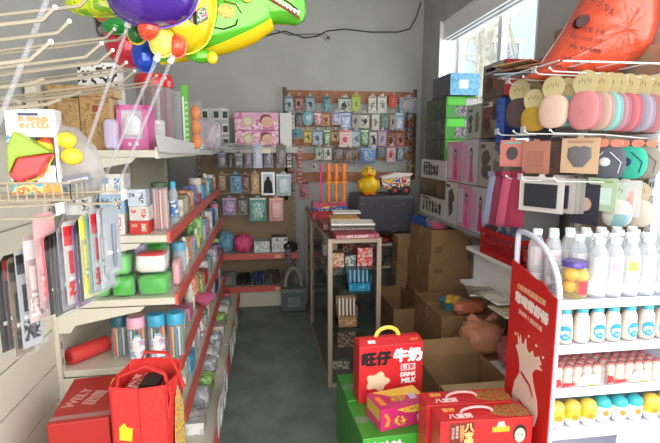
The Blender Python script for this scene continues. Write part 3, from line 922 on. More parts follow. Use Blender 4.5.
for (x, z) in ((-.10, .30), (-.0, .30), (.08, .30), (.08, .17), (.08, .05), (-.10, .17)):
    m.box(x - .03, x + .03, -.004, -.001, z - .045, z + .045, mat((206, 206, 202), .5)); m.box(x - .022, x + .022, -.006, -.004, z - .03, z + .03, mat((40, 46, 46), .5))
m.build('tiles', t)


def hang_card(label, x, z, w, h, c, c2=None, y=4.745, shape='card', group=None, art=True, rz=0, toy=None):
    """card or bag hanging from a small peg on the back board; z is its top"""
    t = thing('hanging_' + ('card' if shape != 'bag' else 'packet'), label, 'hanging goods', (x, y, z), R(rz), group)
    m = MB(); c2 = c2 or tuple(max(0, k - 70) for k in c)
    base = mat(c, .5)
    if shape == 'disc':
        m.prism([(math.cos(a) * w / 2, -h / 2 + math.sin(a) * h / 2) for a in [i * math.pi / 12 for i in range(24)]], -.012, 0, base)
    else:
        m.prism([(-w / 2, -h), (w / 2, -h), (w / 2, -.012), (w * .2, -.01), (w * .15, .008), (-w * .15, .008), (-w * .2, -.01), (-w / 2, -.012)], -.004, 0, base)
        m.box(-w / 2 + .003, w / 2 - .003, -.0052, -.004, -.028, -.014, mat(c2, .5))
    m.build('card', t)
    m = MB()
    if shape == 'bag':
        m.puff([(-w * .46, -h * .97), (w * .46, -h * .97), (w * .46, -.03), (-w * .46, -.03)], .03, FILM, (0, -.016, 0), .3, x)
        m.build('bubble', t)
        m = MB()
    if toy == 'none': pass
    else:
        k = len(MATS)
        ar = prn([tuple(min(255, q + 22) for q in c), tuple((q + w2) // 2 for q, w2 in zip(c, c2)), tuple((q + 230) // 2 for q in c), c2], 48, k % 17)
        if shape == 'disc': m.blob((0, -.016, -h / 2), w * .3, .01, h * .3, ar)
        elif shape == 'bag': m.blob((0, -.012, -h * .56), w * .36, .012, h * .34, ar, e=.6, n=14, k=8)
        else:
            m.box(-w * .36, w * .36, -.009, -.004, -h * .88, -h * .30, ar)
            m.blob((w * .04 * ((k % 5) - 2), -.010, -h * .58), w * .2, .006, h * .17, mat(c2, .5), n=10, k=8)
        m.build('goods', t)
    m = MB(); m.tube([(0, .0, -.004), (0, -.03, -.002), (0, -.038, .008)], .0025, WHITE, 6); m.box(-.006, .006, -.043, -.040, .0, .016, mat((190, 180, 160))); m.build('peg', t)
    return t


# goods hanging under the top shelf of the back unit (peg rows)
def pw(px, py, Y=4.40): return at(px, py, Y=Y)


BK = [  # px0, px1, py0, py1, colour, accent, label
    (217, 226, 151, 168, (66, 72, 84), (160, 160, 170), 'dark grey packet first from left in the upper row of the back unit'),
    (228, 232, 151, 168, (96, 90, 86), None, 'narrow brown-grey packet in the upper row of the back unit'),
    (234, 243, 152, 168, (50, 54, 66), (190, 180, 170), 'black packet with beige header in the upper row of the back unit'),
    (244, 252, 150, 168, (120, 112, 122), (100, 80, 80), 'mauve-grey packet between the black and the pale one, upper row'),
    (253, 262, 143, 168, (190, 200, 222), (180, 180, 180), 'pale blue phone-like packet in the upper row of the back unit'),
    (264, 273, 145, 168, (120, 116, 128), (60, 60, 80), 'grey packet with navy picture right of the phone-like one'),
    (276, 286, 144, 168, (84, 78, 72), (120, 100, 80), 'dark brown packet last in the upper row of the back unit'),
    (218, 225, 173, 190, (176, 146, 84), (120, 90, 60), 'gold packet first in the middle row of the back unit'),
    (230, 241, 173, 193, (70, 150, 190), (30, 30, 40), 'bright blue and green packet in the middle row of the back unit'),
    (242, 249, 174, 192, (130, 60, 60), None, 'dark red packet in the middle row of the back unit'),
    (251, 259, 172, 194, (190, 146, 76), (140, 100, 50), 'golden packet in the middle row beside the framed black one'),
    (276, 291, 173, 196, (160, 186, 196), (220, 224, 226), 'large pale blue packet last in the middle row'),
    (207, 217, 198, 212, (70, 84, 66), None, 'dark green packet in the lowest row of the back unit'),
    (222, 236, 197, 216, (130, 110, 156), (210, 160, 190), 'violet and pink packet in the lowest row of the back unit'),
    (238, 247, 197, 215, (110, 106, 90), None, 'olive packet next to the teal one in the lowest row'),
    (249, 266, 197, 222, (30, 140, 126), (230, 230, 220), 'teal packet with white lettering in the lowest row'),
    (269, 283, 197, 221, (216, 146, 136), (230, 180, 160), 'peach pink packet last in the lowest row'),
]
for i, (a, b_, c, d, col, acc, lb) in enumerate(BK):
    p0, p1, p2 = pw(a, c), pw(b_, c), pw((a + b_) / 2, d)
    hang_card(lb, (p0.x + p1.x) / 2, p0.z, p1.x - p0.x, p0.z - p2.z, col, acc, y=4.40 + (.03 if i % 2 else 0), shape='bag')
p0, p1 = pw(261, 172), pw(275, 195)
t = thing('hanging_card', 'white framed card with a black suit picture in the middle row', 'hanging goods', ((p0.x + p1.x) / 2, 4.40, p0.z))
w_, h_ = p1.x - p0.x, p0.z - p1.z
m = MB(); m.box(-w_ / 2, w_ / 2, -.02, 0, -h_, 0, WHITE); m.build('card', t, bevel=.003)
m = MB(); m.box(-w_ / 2 + .02, w_ / 2 - .02, -.022, -.02, -h_ + .02, -.02, mat((186, 200, 206)))
m.prism([(-.045, -h_ + .02), (.045, -h_ + .02), (.035, -h_ * .45), (.015, -h_ * .3), (.012, -h_ * .2), (-.012, -h_ * .2), (-.015, -h_ * .3), (-.035, -h_ * .45)], -.026, -.022, BLK); m.build('picture', t)
# wire rods carrying these rows
rod = thing('peg_rail', 'thin steel rails carrying the hanging packets of the back unit', 'rail', (0, 0, 0))
for z in (1.435, 1.275, 1.10):
    m = MB(); m.tube([(BX0 + .02, 4.455, z), (BX1 - .02, 4.455, z)], .004, STEEL, 6)
    for x in (BX0 + .03, BX1 - .03): m.tube([(x, 4.455, z), (x, 4.755, z)], .004, STEEL, 6)
    m.build('bar', rod)

# things on its red shelves
def blob_bag(name, label, loc, rx, ry, rz_, c, nz=.16, seed=1, cat='bag', knot=None, rough=.4, e=.8, alpha=None):
    t = thing(name, label, cat, loc)
    mm = plastic(c, alpha, min(1, alpha + .4), .25) if alpha else mat(c, rough)
    m = MB(); m.blob((0, 0, rz_), rx, ry, rz_, mm, e=e, nz=nz, fr=8, seed=seed, n=34, k=22, flatbase=0.0005)
    m.build('bag_body', t)
    if knot:
        m = MB()
        for sgn in (-1, 1):
            m.tube([(0, 0, rz_ * 1.75), (sgn * rx * .25, 0, rz_ * 2.1), (sgn * rx * .55, .01, rz_ * 2.35), (sgn * rx * .7, .01, rz_ * 2.1)], .01, mm, 6, flat=(0, 1, 0), rs=[(.004, .012), (.004, .014), (.003, .02), (.002, .012)])
        m.build('knot', t)
    return t


blob_bag('pink_bag', 'bright pink bagged item on the upper red shelf of the back unit', (-.20, 4.55, .521), .09, .08, .085, (214, 70, 120), seed=3)
blob_bag('blue_bag', 'light blue bagged item at the left of the upper red shelf', (-.36, 4.55, .521), .07, .07, .10, (110, 160, 190), seed=4)
TL = [(-.02, 0, (150, 190, 184), 'pale teal'), (-.02, .036, (176, 204, 196), 'mint'), (-.02, .072, (150, 186, 186), 'grey teal'), (.15, 0, (196, 196, 196), 'white'), (.15, .036, (170, 176, 184), 'light grey'), (.15, .072, (206, 206, 204), 'off-white'), (.15, .108, (90, 86, 92), 'dark grey')]
for i, (x, dz, c, n_) in enumerate(TL):
    goods_box('flat_box', f'{n_} slim box in the {"left" if x < 0 else "right"} pile on the upper red shelf', 'box', (x, 4.50, .521 + dz), .15, .16, .034, prn([c, (230, 230, 230)], 30, i), mat(c))
blob_bag('folded_cloth', 'dark folded garment draped at the right of the upper red shelf', (.255, 4.52, .521), .07, .08, .045, (52, 36, 40), seed=6, cat='cloth', rough=.9)
hang_card('black fur pompom tag hanging over the upper red shelf', .225, .60, .06, .17, (30, 28, 30), None, y=4.395, shape='bag')
for i, (x, w_, h_, c, lb) in enumerate(((-.33, .11, .11, (150, 150, 146), 'grey bundle first from left on the lowest red shelf'), (-.20, .12, .10, (60, 60, 56), 'black bundle second on the lowest red shelf'), (-.06, .13, .11, (80, 92, 120), 'slate blue bundle third on the lowest red shelf'), (.08, .12, .12, (96, 90, 82), 'brown-grey bundle fourth on the lowest red shelf'), (.22, .13, .09, (134, 120, 108), 'tan bundle last on the lowest red shelf'))):
    t = thing('slipper_bundle', lb, 'bundle', (x, 4.52, .201))
    m = MB()
    for q in range(4): m.tube([(-w_ / 2 + .01 + q * w_ * .25, -.05, .012), (-w_ / 2 + .01 + q * w_ * .25, -.02, h_ * .7), (-w_ / 2 + .02 + q * w_ * .24, .05, h_)], .02, prn([c, tuple(max(0, k - 30) for k in c)], 20, i + q), 8, rs=[.014, .02, .014])
    m.build('bundle', t)
# odds and ends on the floor in front
t = thing('suitcase_box', 'grey storage case with a looped handle on the floor by the back unit', 'case', (.265, 4.22, 0))
m = MB(); m.box(-.11, .11, 0, .18, .012, .20, mat((78, 88, 90), .5)); m.box(-.115, .115, -.005, .185, .19, .225, mat((112, 118, 118), .5)); m.box(-.06, .06, -.004, 0, .05, .15, mat((110, 116, 116), .5)); m.build('case_body', t, bevel=.008)
for sx_ in (-1, 1):
    m = MB(); m.lathe([(.008, 0), (.008, .014)], BLACK, 10, (sx_ * .09, .03, 0)); m.lathe([(.008, 0), (.008, .014)], BLACK, 10, (sx_ * .09, .15, 0)); m.build('foot', t)
m = MB(); m.tube([(.075 * math.cos(a), .09, .23 + .17 * math.sin(a)) for a in [i * math.pi / 14 for i in range(15)]], .018, mat((140, 142, 138), .5), 8); m.build('handle', t)

# ================================================================== board on the back wall
board = thing('slat_board', 'brown wooden slat display board with side posts on the back wall', 'board', (0, 0, 0))
WOOD = mottled('board_wood', (140, 92, 62), (168, 116, 80), 12, .7)
DW = mottled('board_post', (84, 72, 60), (104, 90, 74), 12, .7)
for (ya, yb) in ((91, 103), (119, 127), (139, 146), (153, 160), (172, 181)):
    z1, z0 = at(350, ya, Y=4.77).z, at(350, yb, Y=4.77).z
    m = MB(); m.box(.25, 1.56, 4.775, 4.795, z0, z1, WOOD); m.build('slat', board)
for x in (.235, 1.565):
    m = MB(); m.box(x - .015, x + .015, 4.76, 4.798, 1.20 if x > 1 else 1.0, 2.11, DW); m.build('post', board)

PB = [  # px0 px1 py0 py1 colour accent shape label
    (285, 293, 95, 109, (150, 168, 174), None, 'card', 'grey-blue card at the left end of the top row'),
    (295, 303, 95, 108, (160, 84, 62), (60, 40, 40), 'card', 'rust brown card, second in the top row'),
    (306, 314, 95, 109, (140, 160, 168), None, 'card', 'slate blue card, third in the top row'),
    (323, 330, 96, 110, (60, 150, 160), None, 'bag', 'teal bottle-shaped packet in the top row'),
    (339, 351, 96, 110, (196, 200, 190), (50, 56, 50), 'card', 'white card with dark grid picture in the top row'),
    (352, 360, 94, 109, (170, 190, 70), (120, 150, 40), 'card', 'lime green card in the top row'),
    (369, 376, 95, 111, (220, 216, 200), None, 'card', 'narrow cream card, left of a pair in the top row'),
    (378, 386, 95, 111, (222, 220, 208), None, 'card', 'narrow cream card, right of a pair in the top row'),
    (389, 397, 94, 107, (206, 76, 50), (160, 40, 30), 'disc', 'round red-orange toy in the top row'),
    (400, 416, 96, 111, (120, 160, 176), (190, 120, 110), 'bag', 'wide light blue packet at the right end of the top row'),
    (285, 294, 112, 127, (214, 208, 200), (40, 40, 40), 'card', 'white card with a black dot, left end of the second row'),
    (296, 302, 112, 124, (70, 66, 74), None, 'bag', 'small charcoal packet in the second row'),
    (303, 313, 111, 124, (120, 176, 190), (190, 200, 200), 'disc', 'round pale blue toy in the second row'),
    (314, 321, 112, 124, (180, 100, 110), (230, 220, 220), 'bag', 'rose packet with white bow in the second row'),
    (322, 330, 111, 124, (200, 136, 84), (130, 80, 50), 'card', 'orange-tan card in the second row'),
    (332, 340, 111, 123, (206, 204, 216), (120, 120, 160), 'bag', 'lilac-white packet in the second row'),
    (341, 351, 112, 127, (140, 160, 196), (200, 210, 226), 'card', 'blue card with pale header in the second row'),
    (352, 359, 112, 126, (170, 166, 158), None, 'card', 'warm grey card in the second row'),
    (360, 369, 112, 126, (206, 200, 192), (60, 56, 56), 'card', 'white card with black sprig print in the second row'),
    (372, 379, 112, 128, (214, 212, 202), None, 'card', 'plain white card right of the sprig card'),
    (380, 389, 112, 128, (60, 74, 66), (50, 120, 80), 'bag', 'dark green packet with silver toys in the second row'),
    (390, 395, 112, 127, (170, 152, 130), None, 'card', 'narrow beige card in the second row'),
    (396, 404, 112, 128, (150, 176, 200), (210, 214, 216), 'card', 'pale blue card, last in the second row'),
    (285, 291, 129, 143, (160, 180, 150), None, 'bag', 'green-white packet at the left end of the third row'),
    (293, 301, 129, 136, (60, 140, 150), None, 'disc', 'small teal round toy in the third row'),
    (304, 311, 129, 141, (206, 180, 60), None, 'card', 'mustard yellow card in the third row'),
    (313, 322, 129, 143, (170, 186, 206), None, 'card', 'powder blue card in the third row'),
    (324, 330, 129, 143, (70, 130, 70), (210, 214, 200), 'card', 'narrow green card in the third row'),
    (331, 339, 129, 140, (176, 140, 90), None, 'card', 'tan card in the third row'),
    (340, 351, 129, 145, (224, 216, 200), (210, 80, 110), 'card', 'big cream card with a pink header in the third row'),
    (352, 360, 129, 144, (186, 200, 214), None, 'card', 'ice blue card in the third row'),
    (361, 368, 129, 143, (90, 150, 84), (206, 210, 200), 'bag', 'grass green packet in the third row'),
    (370, 377, 129, 146, (210, 206, 204), (30, 28, 30), 'card', 'white card with black figures in the third row'),
    (378, 386, 129, 144, (190, 160, 170), (120, 110, 150), 'card', 'dusty pink card in the third row'),
    (388, 395, 130, 145, (150, 90, 70), None, 'card', 'brown-red card in the third row'),
    (396, 404, 130, 145, (176, 96, 66), None, 'card', 'terracotta card, last in the third row'),
    (316, 323, 145, 158, (190, 194, 182), (90, 120, 90), 'card', 'grey-green card in the fourth row'),
    (324, 331, 145, 158, (214, 214, 206), (90, 90, 90), 'card', 'white card right of the grey-green one'),
    (334, 343, 146, 160, (110, 80, 60), (60, 46, 40), 'bag', 'dark brown packet, left of two in the fourth row'),
    (344, 352, 147, 160, (130, 84, 62), (60, 46, 40), 'bag', 'reddish brown packet, right of two in the fourth row'),
    (353, 357, 147, 162, (140, 130, 116), None, 'card', 'very narrow taupe card in the fourth row'),
    (361, 375, 147, 161, (60, 120, 190), (170, 180, 180), 'bag', 'clear packet with a bright blue toy in the fourth row'),
    (377, 385, 144, 156, (70, 76, 90), None, 'bag', 'dark slate packet in the fourth row'),
    (387, 395, 145, 160, (206, 190, 190), (170, 40, 60), 'card', 'white card with red guitar-shaped toy'),
    (397, 404, 145, 159, (60, 96, 130), (190, 190, 190), 'bag', 'deep blue packet, last in the fourth row'),
    (288, 294, 170, 182, (170, 60, 66), None, 'bag', 'small red packet on the bottom slat left of the swords'),
    (312, 317, 160, 170, (190, 186, 170), None, 'card', 'little white card with a black ring near the bottom slat'),
    (300, 308, 181, 196, (206, 90, 106), (40, 30, 34), 'bag', 'coral hair-bow packet left of the swords'),
]
for i, (a, b_, c, d, col, acc, sh_, lb) in enumerate(PB):
    p0, p1, p2 = at(a, c, Y=4.74), at(b_, c, Y=4.74), at((a + b_) / 2, d, Y=4.74)
    hang_card(lb + ' of the wall board' if len(lb.split()) < 13 and 'row' in lb else lb, (p0.x + p1.x) / 2, p0.z, (p1.x - p0.x) * 1.10, (p0.z - p2.z) * 1.14, tuple(int(k * .92) for k in col), acc, y=4.745 - (.012 if i % 2 else 0), shape=sh_)


def chain(label, x, z, n, c, c2, y=4.72, r=.016, step=.04, cat='hanging goods', kind=0):
    t = thing('hanging_strand', label, cat, (x, y, z))
    m = MB(); m.tube([(0, 0, 0), (0, -.002, -step * n)], .002, BLACK, 5); m.build('cord', t)
    m = MB()
    for k in range(n):
        if kind: m.box(-r, r, -.008, -.002, -step * k - step * .85, -step * k - .004, mat(c if k % 2 else c2))
        else: m.blob(((-1) ** k * .004, -.006, -step * k - step / 2), r, .01, step * .42, mat(c if k % 2 else c2, .4), n=10, k=7)
    m.build('beads', t)
    return t


Q = at(289, 146, Y=4.72); chain('strip of small white square tags at the left post of the board', Q.x, Q.z, 6, (214, 214, 212), (170, 172, 176), kind=1, step=.036, r=.022)
Q = at(299, 148, Y=4.72); chain('pink hair-tie strand near the left side of the board', Q.x, Q.z, 9, (206, 120, 130), (190, 140, 140), step=.04, r=.028)
for i, (px, py, n, c, c2, lb) in enumerate(((407, 112, 7, (80, 40, 44), (50, 34, 36), 'dark maroon bead strand at the right side of the board'), (411, 118, 9, (150, 60, 50), (90, 50, 44), 'brick red strand right of the maroon one'), (415, 116, 10, (90, 70, 50), (60, 44, 36), 'brown strand at the right post of the board'), (408, 150, 6, (160, 140, 60), (110, 90, 50), 'olive yellow strand hanging low at the right'), (413, 160, 5, (190, 160, 60), (120, 60, 50), 'short yellow strand beside the right post'))):
    Q = at(px, py, Y=4.70); chain(lb, Q.x, Q.z, n, c, c2, y=4.70, r=.014)

# cable and clip on the back wall
def wire(name, label, pts, r=.006, c=(40, 40, 40)):
    m = MB(); m.tube(pts, r, mat(c, .6), 7)
    o = m.build(name); tag(o, label, 'cable'); return o


cp = [at(px, py, Y=4.79) for px, py in ((208, 34), (235, 39), (262, 37), (285, 31), (305, 38), (318, 36), (327, 31), (345, 29), (370, 32), (398, 32), (410, 29), (416, 18), (421, 2))]
for p in cp: p.x = min(p.x, XR - .01)
wire('cable', 'black cable stapled across the upper back wall', cp)
cp2 = [at(px, py, Y=4.785) for px, py in ((276, 30), (290, 35), (306, 34), (322, 34))]
wire('cable', 'thinner loose cable end running to the round clip', cp2, .004, (70, 68, 66))
t = thing('wall_clip', 'white round clip with a black cross on the back wall cable', 'clip', at(328, 38, Y=4.785))
m = MB(); m.M = Matrix.Rotation(R(90), 4, 'X'); m.lathe([(.034, 0), (.03, .012), (.0001, .014)], mat((190, 188, 182), .5), 16); m.build('disc', t)
m = MB()
for a in (45, -45): m.obox(Vector((0, -.017, 0)), .05, .004, .010, Matrix.Rotation(R(a), 3, 'Y'), BLACK)
m.build('cross', t)

# ================================================================== glass cases in the aisle
def glass_case(label, x0, x1, y0, y1, h, front=True):
    t = thing('glass_case', label, 'display case', (x0, y0, 0))
    W_, D_ = x1 - x0, y1 - y0
    AL = mat((166, 148, 130), .4, .25)
    b = .028
    for (x, y) in ((0, 0), (W_ - b, 0), (0, D_ - b), (W_ - b, D_ - b)):
        m = MB(); m.box(x, x + b, y, y + b, 0, h, AL); m.build('post', t, bevel=.002)
    for z in (.0, h - b):
        m = MB(); m.box(b, W_ - b, 0, b, z, z + b, AL); m.box(b, W_ - b, D_ - b, D_, z, z + b, AL); m.box(0, b, b, D_ - b, z, z + b, AL); m.box(W_ - b, W_, b, D_ - b, z, z + b, AL); m.build('rail', t, bevel=.002)
    m = MB(); m.box(b, W_ - b, .010, .014, b, h - b, GLASS); m.build('glass_front', t)
    m = MB(); m.box(.010, .014, b, D_ - b, b, h - b, GLASS); m.build('glass_side', t)
    m = MB(); m.box(W_ - .014, W_ - .010, b, D_ - b, b, h - b, GLASS); m.build('glass_side', t)
    m = MB(); m.box(.003, W_ - .003, .003, D_ - .003, h + .0005, h + .006, GLASS); m.build('glass_top', t)
    for z in (.36, .60, .76):
        m = MB(); m.box(.018, W_ - .018, .02, D_ - .02, z, z + .006, plastic((60, 90, 80), .22, .6, .05)); m.build('glass_shelf', t)
    m = MB(); m.box(.003, W_ - .003, .003, D_ - .003, .026, .032, mat((120, 116, 108), .6)); m.build('bottom_board', t)
    return t


CX0, CX1 = .385, .72
glass_case('aluminium framed glass display case at the front of the aisle', CX0, CX1, 2.775, 3.88, .965)
glass_case('second glass display case directly behind the front one', CX0 + .004, CX1, 3.895, 4.40, .965)


def stationery_rack(label, loc, w_, h_, c, pens, n=5):
    t = thing('pen_rack_box', label, 'stationery box', loc)
    m = MB(); m.box(-w_ / 2, w_ / 2, .0, .09, 0, h_ * .35, mat(c, .5)); m.box(-w_ / 2, w_ / 2, .08, .09, 0, h_, mat(c, .5)); m.box(-w_ / 2, -w_ / 2 + .004, 0, .09, 0, h_ * .7, mat(c, .5)); m.box(w_ / 2 - .004, w_ / 2, 0, .09, 0, h_ * .7, mat(c, .5))
    m.box(-w_ / 2 + .01, w_ / 2 - .01, -.001, 0, h_ * .08, h_ * .26, prn([tuple(min(255, k + 60) for k in c), c], 60, 3)); m.build('tray', t)
    for k in range(n):
        x = -w_ / 2 + w_ * (k + .7) / (n + .4)
        m = MB(); m.tube([(x, .03, h_ * .35), (x + .003, .06, h_ * .92)], .006, mat(pens, .4), 7); m.build('pen', t)
    return t


stationery_rack('blue box of pens on the middle glass shelf of the front case', (.60, 2.85, .607), .15, .15, (30, 130, 170), (170, 200, 214))
stationery_rack('brown kraft box of white pens on the lower glass shelf', (.525, 2.86, .367), .13, .19, (166, 130, 90), (226, 222, 214))
CS = [(.46, 2.86, .767, .08, .09, (170, 110, 70), 'orange-brown carton on the upper glass shelf at left'), (.545, 2.88, .767, .07, .07, (60, 90, 90), 'dark teal carton in the middle of the upper glass shelf'), (.635, 2.86, .767, .10, .12, (196, 60, 64), 'red carton at the right of the upper glass shelf'),
      (.46, 3.2, .767, .10, .08, (210, 200, 180), 'cream carton further back on the upper glass shelf'), (.60, 3.2, .767, .12, .10, (150, 60, 60), 'maroon carton further back on the upper glass shelf'), (.50, 3.25, .607, .12, .08, (90, 110, 120), 'slate carton on the middle glass shelf'),
      (.62, 3.35, .367, .12, .10, (160, 150, 130), 'beige carton far back on the lower glass shelf'), (.50, 2.95, .033, .12, .06, (110, 112, 106), 'grey flat carton in the bottom of the front case'), (.60, 3.3, .033, .14, .12, (120, 90, 70), 'brown carton deep in the bottom of the front case'),
      (.52, 3.6, .607, .14, .12, (150, 150, 146), 'light grey carton at the back of the middle glass shelf')]
for i, (x, y, z, w_, h_, c, lb) in enumerate(CS):
    goods_box('small_carton', lb, 'box', (x, y, z), w_, .10, h_, prn([c, tuple(min(255, k + 40) for k in c), (210, 200, 180)], 50, i), mat(c))

# books and boxes stacked on the case top
zc = .972
BOOKS = [  # x, y, w, d, h, cover, label, rot, lift
    (.555, 2.82, .27, .19, .028, (150, 40, 56), 'maroon boxed book with white letters at the front of the case top', 2, 0),
    (.555, 2.95, .28, .20, .022, (60, 40, 36), 'dark brown notebook under the white-edged one', -3, .029),
    (.575, 3.00, .28, .20, .012, (230, 228, 220), 'white-paged black book lying open-edged on the stack', -6, .052),
    (.49, 3.14, .22, .2, .05, (120, 50, 40), 'reddish brown book in the middle of the case top', 4, 0),
    (.55, 3.17, .20, .2, .022, (190, 140, 80), 'tan book with gold print in the middle stack', -4, .051),
    (.60, 3.36, .20, .16, .012, (220, 220, 214), 'thin white book sticking out to the right', -5, .074),
    (.52, 3.40, .25, .2, .050, (186, 34, 46), 'bright red box of cards behind the books', 3, 0),
    (.50, 3.62, .26, .18, .045, (170, 30, 42), 'dark red box behind the bright red one', 0, 0),
]
for (x, y, w_, d_, h_, c, lb, rz_, lift) in BOOKS:
    t = thing('book', lb, 'book', (x, y, zc + lift), R(rz_))
    m = MB(); m.box(-w_ / 2, w_ / 2, -d_ / 2, d_ / 2, 0, h_, mat(c, .45)); m.build('cover', t, bevel=.002)
    m = MB(); m.box(-w_ / 2 + .006, w_ / 2 - .004, -d_ / 2 - .0008, d_ / 2 - .01, h_ * .18, h_ * .8, mat((226, 222, 214)) if 'white' in lb and h_ < .02 else prn([c, tuple((k + 200) // 2 for k in c)], 110, int(x * 50))); m.build('pages', t)
    if 'white letters' in lb:
        txt('ART & CRAFT', .022, (0, -d_ / 2 - .0012, h_ / 2), '-y', mat((226, 206, 206)), t, bold=.0006)
t = thing('sword_display_box', 'blue and red printed counter box holding the toy swords', 'box', (.555, 3.80, zc))
m = MB(); m.box(-.15, .13, 0, .20, 0, .10, prn([(50, 90, 170), (60, 110, 190), (206, 60, 60), (230, 200, 80)], 26, 4)); m.box(-.15, .13, -.0015, 0, .072, .098, mat((196, 44, 70), .4)); m.box(-.15, .13, -.0015, 0, .0, .012, mat((230, 220, 220), .4)); m.box(-.12, .09, -.0015, 0, .028, .052, prn([(230, 230, 240), (40, 60, 150)], 90, 5)); m.build('carton', t, bevel=.002)
OR = mat((236, 132, 50), .3); PKS = mat((224, 60, 130), .3)
for i, (px, mm, rr_, lb) in enumerate(((321, PKS, .013, 'slim pink toy sword standing left of the orange ones'), (329, OR, .024, 'orange toy sword, left of the three'), (336.5, OR, .024, 'orange toy sword, middle of the three'), (344, OR, .024, 'orange toy sword, right of the three'))):
    Q = at(px, 197, Y=3.88)
    t = thing('toy_sword', lb, 'toy', (Q.x, 3.88, zc + .101))
    h_ = .30
    m = MB(); m.lathe([(rr_ * .66, 0), (rr_ * .66, h_ * .52)], mm, 14); m.build('scabbard', t)
    m = MB(); m.lathe([(rr_ * 1.2, h_ * .50), (rr_ * 1.35, h_ * .53), (rr_ * 1.2, h_ * .56), (rr_ * .5, h_ * .58)], mat((240, 150, 60), .3) if mm is OR else mm, 14, sy=.7); m.build('guard', t)
    m = MB(); m.lathe([(rr_ * .6, h_ * .57), (rr_ * 1.0, h_ * .66), (rr_ * .72, h_ * .78), (rr_ * 1.1, h_ * .92), (rr_ * .8, h_ * 1.04), (.001, h_ * 1.07)], mm, 14); m.build('grip', t)

# stool / bundle wrapped in dark film behind the case with duck and truck on top
t = thing('wrapped_crate', 'large crate wrapped in dark grey star-flecked sheet behind the case', 'wrapped crate', (1.13, 4.42, 0))
m = MB(); DKF = mat((74, 73, 80), .4)
m.box(-.27, .29, -.17, .30, .72, 1.08, DKF)
m.build('sheet', t, bevel=.03)
m = MB()
for k in range(14):
    x, z = random.uniform(-.22, .27), random.uniform(.73, 1.0)
    m.obox(Vector((x, -.172, z)), .012, .003, .012, Matrix.Rotation(R(45), 3, 'Y'), mat((150, 140, 120)))
m.build('star_flecks', t)
m = MB()
for x in (-.23, .25):
    for y in (-.15, .27): m.box(x - .015, x + .015, y - .015, y + .015, 0, .72, mat((120, 110, 100)))
m.build('legs', t)
m = MB(); m.box(-.235, .28, -.16, .29, .60, .62, mat((190, 184, 176))); m.box(-.235, .28, -.16, .29, .38, .40, mat((190, 184, 176))); m.build('shelf', t)
blob_bag('red_bag', 'dull red bag on the rack under the dark sheet', (1.08, 4.35, .621), .13, .09, .032, (150, 50, 52), seed=9)
blob_bag('grey_bundle', 'grey bundle on the lower rack board under the dark sheet', (1.05, 4.36, .401), .12, .09, .05, (90, 92, 92), seed=12, cat='bundle')

dk = thing('toy_duck', 'plump yellow toy duck with black eyebrows behind the case', 'toy', (.99, 4.36, 1.081))
YL = mat((232, 188, 30), .35)
m = MB(); m.blob((0, 0, .085), .10, .085, .09, YL, n=24, k=16, flatbase=.004); m.blob((0, -.01, .205), .068, .062, .06, YL, n=20, k=14); m.build('body', dk)
m = MB(); m.blob((-.085, -.01, .09), .022, .05, .05, YL); m.build('wing', dk)
m = MB(); m.blob((.085, -.01, .09), .022, .05, .05, YL); m.build('wing', dk)
m = MB(); m.blob((0, -.075, .19), .03, .03, .013, mat((220, 110, 30), .4), n=14, k=8); m.build('beak', dk)
m = MB()
for s_ in (-1, 1):
    m.blob((s_ * .026, -.062, .222), .008, .006, .010, BLACK, n=8, k=6); m.obox(Vector((s_ * .028, -.055, .246)), .03, .006, .007, Matrix.Rotation(R(s_ * 25), 3, 'Y'), BLACK)
m.build('eyes', dk)
m = MB(); m.blob((-.035, -.06, .008), .03, .04, .009, mat((226, 120, 30), .4)); m.blob((.035, -.06, .008), .03, .04, .009, mat((226, 120, 30), .4)); m.build('feet', dk)
tk_ = thing('toy_truck', 'red, white and blue toy truck in film beside the yellow duck', 'toy', (1.26, 4.38, 1.081), R(-4))
m = MB(); m.prism([(-.15, .16), (-.13, .06), (-.06, .045), (.10, .045), (.135, .09), (.13, .17), (.0, .185)], -.06, .06, prn([(206, 50, 44), (230, 226, 220), (40, 70, 150), (236, 190, 50)], 16, 7)); m.build('truck_body', tk_, bevel=.006)
for x in (-.015, .09):
    for y in (-.075, .05):
        m = MB(); m.M = Matrix.Translation((x, y + .025, .042)) @ Matrix.Rotation(R(90), 4, 'X'); m.lathe([(.02, 0), (.042, .002), (.042, .026), (.02, .028)], BLACK, 18); m.lathe([(.02, .026), (.018, .031), (.001, .031)], mat((190, 60, 50), .4), 12)
        m.build('wheel', tk_)
m = MB(); m.prism([(-.155, .165), (-.13, .15), (.13, .175), (.15, .20), (.0, .205)], -.065, .065, mat((226, 214, 210), .4)); m.build('bed', tk_)

# ================================================================== right wall: toy boxes on a wall rack
XT = 1.352


def wall_box(label, px0, px1, py0, py1, face, side, depth=.25, X=XT, art=None, name='toy_box', pyref=None):
    """carton whose printed face looks into the aisle (towards -x)"""
    pm = (py0 + py1) / 2
    ya, yb = at(px0, pm, X=X).y, at(px1, pm, X=X).y
    px = (px0 + px1) / 2
    z1, z0 = at(px, py0, X=X).z, at(px, py1, X=X).z
    return ya, yb, z0, z1


def toybox(label, X, ya, yb, z0, z1, face, side, depth, art=None, name='toy_box'):
    return goods_box(name, label, 'toy box', (X, (ya + yb) / 2, z0), abs(ya - yb) - .004, depth, z1 - z0 - .001, face, side, rz=-90, art=art)


rk = thing('wall_rack', 'grey wire rack shelf under the toy boxes on the right wall', 'shelf', (0, 0, 0))
m = MB(); m.box(1.33, 1.635, 2.30, 3.93, .955, .972, mat((150, 148, 144), .5)); m.build('shelf', rk)
for y in (2.45, 3.0, 3.36):
    m = MB(); m.prism([(1.36, .954), (1.635, .954), (1.635, .80)], y, y + .012, mat((150, 148, 144), .5)); m.build('bracket', rk)

